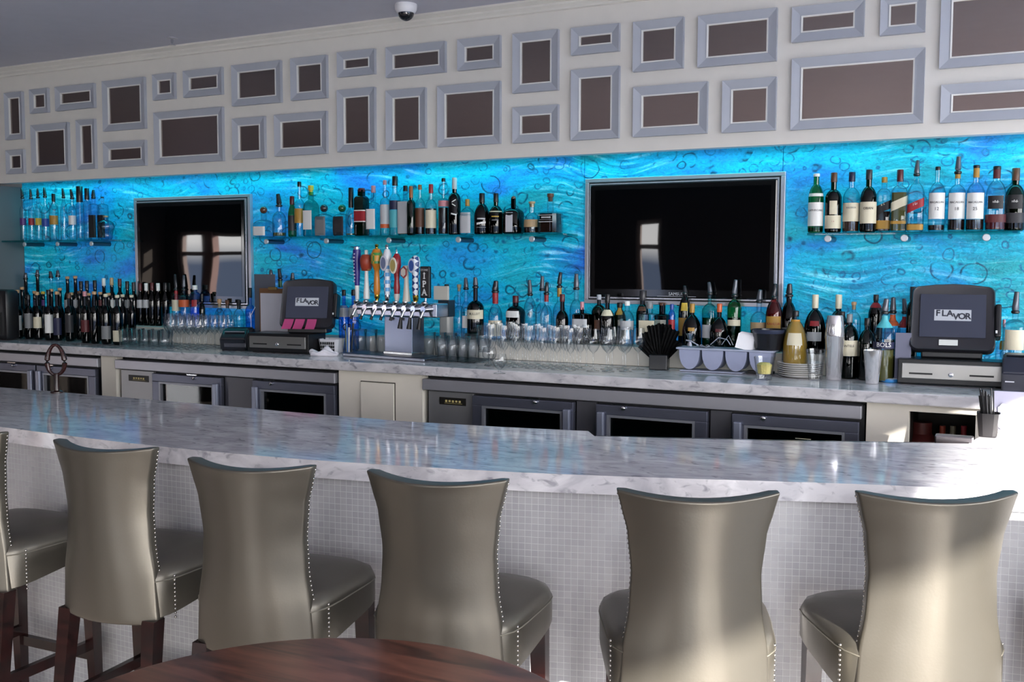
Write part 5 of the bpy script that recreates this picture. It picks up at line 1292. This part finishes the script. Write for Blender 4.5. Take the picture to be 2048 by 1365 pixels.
for i, (px, py) in enumerate(((858, 700), (886, 724), (906, 725), (926, 725), (946, 726), (880, 700), (901, 700), (922, 700), (943, 700))):
    p = on2(px, py, 0.04); put('pint_glass', PG, p.x, p.y, 'clear pint glass on the black mat, %s' % ('rear line by the taps', 'front line by the taps', 'front line, second from the taps', 'front line, third from the taps', 'front line, fourth from the taps', 'rear line, second from the taps', 'rear line, third from the taps', 'rear line, fourth from the taps', 'end nearest the stacked pair')[i], 'pint glass', 'pint glasses by the taps', z=CT+0.004, sc=0.95)
p = on(968, 728, CT)
put('pint_glass', PG, p.x, p.y, 'lower pint glass of the nested pair at the mat corner', 'pint glass', None, z=CT+0.004, sc=1.0)
put('pint_glass', PG, p.x, p.y, 'upper pint glass stacked in the tall pair at the mat corner', 'pint glass', None, z=CT+0.064, sc=1.0)
a = on(858, 722, CT); b = on(985, 716, CT)
tag(link('bar_mat', B(-3.14, -2.74, 4.93, 5.19, 0, 0.004, bev=0.001), pm((26, 26, 28), 0.7), None, False, (0, 0, CT+0.0005)), 'thin black rubber mat under the pint glasses', 'mat')
for i, px in enumerate((721, 742, 763)):
    p = at(px, 700, 5.155); put('pint_glass', PG, p.x, 5.155, 'clear pint glass behind the drip tray, %s from the pen jar' % ORD[i], 'pint glass', 'pint glasses behind the drip tray')
for i, (px, py) in enumerate(((979, 726), (999, 742))):
    p = on2(px, py+6, 0.04); put('snifter_glass', [(0, 0.002), (0.03, 0), (0.031, 0.002), (0.008, 0.008), (0.005, 0.02), (0.02, 0.03), (0.038, 0.05), (0.04, 0.07), (0.032, 0.1)], p.x, p.y, 'short round snifter by the stemmed crowd, %s' % ('nearest the mat', 'nearest the crowd', 'rearmost')[i], 'glass', 'short snifters')
for r_, (Y_, a_, n_) in enumerate(((4.87, 250, 5), (4.965, 258, 5))):
    for i in range(n_):
        x = at(a_, 680, Y_).x+i*0.088
        put('tumbler_glass', TM, x, Y_, 'clear tumbler, %s from the wine bottles in the %s line' % (ORD[i], ('front', 'rear')[r_]), 'tumbler', 'tumblers beside the wine', sc=1.05)
for r_, (Y_, a_, n_) in enumerate(((4.86, 345, 4), (4.935, 338, 5), (5.01, 342, 7), (5.085, 336, 8), (5.158, 345, 8))):
    for i in range(n_):
        x = at(a_, 650, Y_).x+i*0.0765
        put('wine_glass_round', WG, x, Y_, 'round-bowled wine glass, %s from the tumblers in the %s line' % (ORD[i], ('front', 'second', 'middle', 'fourth', 'rear')[r_]), 'wine glass', 'wine glasses beside the tumblers', sc=0.98)

# black napkin holder with fanned napkins
p = on2(1318, 737, 0.11); s = mpp(p)
t = thing('napkin_holder', 'black square holder of fanned black napkins beside the wine glasses', 'napkin holder', (p.x, p.y+0.02, CT+0.001), 0.15)
link('holder', B(-18*s, 18*s, -17*s, 17*s, 0, 30*s, bev=0.004), pm((14, 16, 22), 0.3), t)
for k, (ang, hh, ox) in enumerate(((-38, 60, -8), (-22, 78, -5), (-8, 88, -2), (6, 90, 2), (20, 84, 5), (34, 66, 9))):
    M = Matrix.Translation((ox*s, (k % 2)*3*s, 22*s)) @ Matrix.Rotation(math.radians(ang), 4, 'Y')
    bm = bmesh.new(); g = []
    for i in range(9):
        u = -1+i/4; g.append((bm.verts.new(M @ Vector((u*8*s, (1.5 if i % 2 else -1.5)*s, 0))), bm.verts.new(M @ Vector((u*15*s, (3 if i % 2 else -3)*s, (hh-22)*s+(2*s if i % 2 else 0))))))
    for p1, p2 in zip(g, g[1:]): bm.faces.new((p1[0], p2[0], p2[1], p1[1]))
    bmesh.ops.solidify(bm, geom=bm.faces, thickness=0.003)
    link('napkin', bm, pm((12, 12, 14), 0.6), t)

# garnish caddy
a = at(1352, 700, 5.06); b = at(1548, 700, 5.06); s = mpp(a); cxx = (a.x+b.x)/2
t = thing('garnish_caddy', 'grey-blue translucent garnish caddy with a row of round-bottomed bins', 'garnish caddy', (cxx, 5.06, CT+0.001), 0.0)
PLA = pm((160, 166, 186), 0.3); w = (b.x-a.x)/2; zr = at(1450, 703, 5.06).z-CT
link('rim', B(-w, w, -0.005, 0.13, zr, zr+0.010, bev=0.003), PLA, t)
link('base_tray', B(-w+0.02, w*0.36, 0.0, 0.12, 0, 0.008, bev=0.003), PLA, t)
for k in range(4):
    cx_ = -w+0.07+k*(2*w-0.14)/3; r_ = (2*w-0.14)/6-0.006
    bm = bmesh.new(); ri = []
    for y in (0.004, 0.12):
        ring = []
        for i in range(17):
            an = PI+PI*i/16; ring.append(bm.verts.new((cx_+r_*math.cos(an), y, max(0.010, zr-(zr-0.012)*abs(math.sin(an))**0.8))))
        ri.append(ring)
    for i in range(16): bm.faces.new((ri[0][i], ri[0][i+1], ri[1][i+1], ri[1][i]))
    bm.faces.new(ri[0]); bm.faces.new(ri[1][::-1]); bm.faces.new((ri[0][0], ri[0][16], ri[1][16], ri[1][0]))
    link('bin', bm, pm((150, 156, 182), 0.35), t, True)
link('end_foot', B(w*0.40, w-0.02, 0.08, 0.12, 0, 0.012), pm((24, 24, 28), 0.5), t)
zc_ = CT+0.001+zr+0.011
p = at(1537, 690, 5.12); s = mpp(p)
t = thing('black_bowl', 'black plastic bowl resting on the garnish caddy', 'bowl', (p.x, 5.125, zc_))
link('bowl', LT([(0, 0), (26*s, 0.001), (28*s, 6*s), (32*s, 38*s), (33*s, 40*s), (31*s, 40*s), (27*s, 8*s), (0, 6*s)], 28, cap=False), pm((20, 20, 26), 0.25), t, True)
link('rim_band', LT([(31.5*s, 33*s), (33.5*s, 36*s), (34*s, 41*s), (31*s, 41*s)], 28, cap=False), pm((44, 50, 70), 0.25), t, True)
for i in range(5):
    o = link('paper_napkin', B(-0.042, 0.042, -0.001, 0.001, 0, 0.075+0.002*i), pm((232, 232, 236), 0.8), None, False, (at(1484, 690, 5.05).x+0.002*i, 5.075+0.012*i, zc_))
    o.rotation_euler = (-0.15, 0.22-0.02*i, 0.15); tag(o, 'white paper napkin leaning on the garnish caddy, %s of five' % ('frontmost', 'second', 'third', 'fourth', 'rearmost')[i], 'napkin', 'white napkins on the garnish caddy')
p = at(1405, 700, 5.06); s = mpp(p)
t = thing('cocktail_strainer', 'steel coil-edged strainer lying on the garnish caddy', 'strainer', (p.x, 5.11, zc_))
link('disc', LT([(0, 0.004), (15*s, 0.004), (16*s, 0.007), (0, 0.007)], 24), CHROME(), t, True)
link('coil', TU([(17*s*math.cos(a), 17*s*math.sin(a), 0.006+0.003*math.cos(8*a)) for a in [k*PI/30 for k in range(60)]], 0.0022, 6, close=True), CHROME(), t, True)
link('handle', TU([(-14*s, 0, 0.008), (-28*s, -0.01, 0.03), (-38*s, -0.02, 0.035)], 0.004, 8), CHROME(), t, True)
t = thing('jigger', 'small steel jigger standing on the garnish caddy', 'jigger', (at(1380, 690, 5.16).x, 5.16, zc_))
link('cup', LT([(0.019, 0), (0.008, 0.03), (0.022, 0.065), (0.020, 0.065), (0.004, 0.032), (0, 0.032)], 18), CHROME(), t, True)
t = thing('bar_tongs', 'bent steel tongs lying across the garnish caddy', 'tongs', (at(1440, 690, 5.09).x, 5.09, zc_+0.004))  # tongs made of two bent steel arms
link('arm', TU([(-0.05, 0, 0.012), (-0.01, 0.01, 0.05), (0.03, 0.02, 0.04), (0.05, 0.02, 0.012)], 0.003, 8), CHROME(), t, True)
link('arm', TU([(0.0, 0.03, 0.012), (0.035, 0.035, 0.06), (0.06, 0.03, 0.012)], 0.003, 8), CHROME(), t, True)

# lemon glass, plates, tumbler, shakers, lid
p = on(1528, 760, CT); s = mpp(p)
t = thing('rocks_glass', 'short flared glass of lemon peel before the black bowl', 'glass', (p.x, p.y, CT+0.001))
link('glass', LT([(0, 0.004), (15*s, 0), (16*s, 10*s), (21*s, 46*s), (20*s, 46*s), (14.5*s, 11*s), (0, 9*s)], 20, cap=False), CLEARG, t, True)
link('lemon_pieces', LT([(0, 12*s), (13*s, 12*s), (15.5*s, 30*s), (10*s, 34*s), (0, 32*s)], 9), pm((214, 196, 110), 0.4, bump=0.8, bscale=90), t)
p = on2(1600, 748, 0.16); s = mpp(p)
for k in range(7):
    o = link('saucer', LT([(0, 0.0), (26*s, 0.0), (30*s, 0.002), (44*s, 0.013), (45*s, 0.0155), (43*s, 0.015), (30*s, 0.006), (0, 0.005)], 36), pm((228, 226, 222), 0.18), None, True, (p.x, p.y+0.045, CT+0.001+k*0.0098))
    tag(o, 'white saucer, %s from the bottom of the stack beside the tall shaker' % ORD[k], 'plate', 'stack of white saucers')
p = on(1630, 761, CT); s = mpp(p)
glassware('shot_glass_tall', [(0, 0.006), (12*s, 0.004), (13*s, 0.0), (14*s, 12*s), (20*s, 62*s), (19*s, 62*s), (12*s, 14*s), (0, 12*s)], p, 'empty flared glass between the saucers and the tall shaker', 'glass')
p = on(1667, 760, CT); s = mpp(p)
t = thing('cocktail_shaker', 'tall polished steel cocktail shaker on the worktop edge', 'cocktail shaker', (p.x, p.y, CT+0.001))
MS = pm((220, 218, 220), 0.14, 0.75)
link('lower_tin', LT([(14*s, 0), (15*s, 2*s), (19*s, 86*s), (19.6*s, 87*s), (18*s, 88*s)], 32), MS, t, True)
link('upper_tin', LT([(18*s, 86*s), (18.8*s, 90*s), (15.5*s, 126*s), (14.5*s, 128.5*s), (0, 129*s)], 32), MS, t, True)
p = on(1744, 768, CT)
t = thing('mixing_tin', 'short flared steel mixing tin beside the navy-labelled bottle', 'mixing tin', (p.x, p.y, CT+0.001))
link('tin', LT([(11*s, 0), (12*s, 1.5*s), (17.5*s, 63*s), (18*s, 65*s), (17*s, 65*s), (11*s, 3*s), (0, 3*s)], 28, cap=False), MS, t, True)
p = on(1779, 765, CT)
t = thing('jar_lid', 'round bright blue and white lid lying before the navy-labelled bottle', 'lid', (p.x, p.y+0.01, CT+0.001))
link('rim_side', LT([(17*s, 0), (18*s, 2*s), (17.6*s, 6*s), (0, 6*s)], 28), pm((56, 138, 206), 0.3), t, True)
link('white_top', LT([(15*s, 6*s), (16.5*s, 7*s), (14*s, 8*s), (13*s, 6.6*s), (0, 6.6*s)], 28), pm((210, 226, 236), 0.3), t, True)

# ------------------------------------------------------------------ on the bar
p = on(117, 786, BT); s = mpp(p)
t = thing('wooden_loop_handle', 'dark brown loop-shaped carved handle standing on the far bar edge', 'bar ornament', (p.x, p.y-0.01, BT+0.001), 0.5)
pts = []
for k in range(28):
    a = 2*PI*k/28; pts.append(((17-3*math.sin(a))*s*math.cos(a), 0, (66+30*math.sin(a))*s))
link('loop', TU(pts, [(4.3+1.0*math.cos(2*math.atan2(q[2]-66*s, q[0])))*s for q in pts], 10, close=True), wood((26, 10, 10), (56, 26, 24), 0.2), t, True)
link('stem', TU([(0, 0, 0.004), (0, 0, 20*s), (0, 0, 38*s)], [6*s, 4.5*s, 5.5*s], 12), DARKWOOD, t, True)
link('foot', LT([(12*s, 0), (12*s, 2.5*s), (7*s, 5*s), (0, 5*s)], 20), DARKWOOD, t, True)
p = on(1975, 876, BT); s = mpp(p)
t = thing('straw_holder', 'black holder full of straws at the window end of the bar', 'straw holder', (p.x, p.y+0.03, BT+0.001))
link('holder', LT([(0, 0.002), (16*s, 0), (17*s, 2*s), (22*s, 48*s), (20*s, 48*s), (15*s, 4*s)], 20, expo=5, cap=False), pm((26, 24, 26), 0.4), t)
for k in range(22):
    a = rnd.uniform(0, 2*PI); q = rnd.uniform(3, 12)*s
    o = link('drinking_straw', LT([(1.5*s, 0), (1.5*s, rnd.uniform(78, 94)*s)], 7), pm((20, 19, 21), 0.3), None, False, (p.x+q*math.cos(a), p.y+0.03+q*math.sin(a), BT+0.006))
    o.rotation_euler = (-math.sin(a)*q*1.2/(16*s)*0.08, math.cos(a)*q*1.2/(16*s)*0.08-0.1, 0); tag(o, 'thin black straw in the holder at the window end of the bar', 'straw', 'black straws in the holder')
p = on(2030, 873, BT); s = mpp(p)
t = thing('plastic_tray', 'glossy pale violet plastic tray propped up beside the straws', 'tray', (p.x+0.03, p.y+0.06, BT+0.001))
M = Matrix.Rotation(-0.25, 4, 'X')
bm = bmesh.new(); box(bm, -0.11, 0.20, 0, 0.008, 0, 86*s, bev=0.003, M=M); link('tray_panel', bm, pm((188, 186, 206), 0.2), t)
bm = bmesh.new(); tube(bm, [M @ Vector(v) for v in ((-0.09, -0.004, 12*s), (-0.09, -0.004, 52*s), (-0.08, -0.004, 58*s), (0.19, -0.004, 58*s), (0.19, -0.004, 12*s), (-0.08, -0.004, 8*s))], 0.004, 8, close=True); link('raised_rim', bm, pm((226, 226, 238), 0.15), t, True)
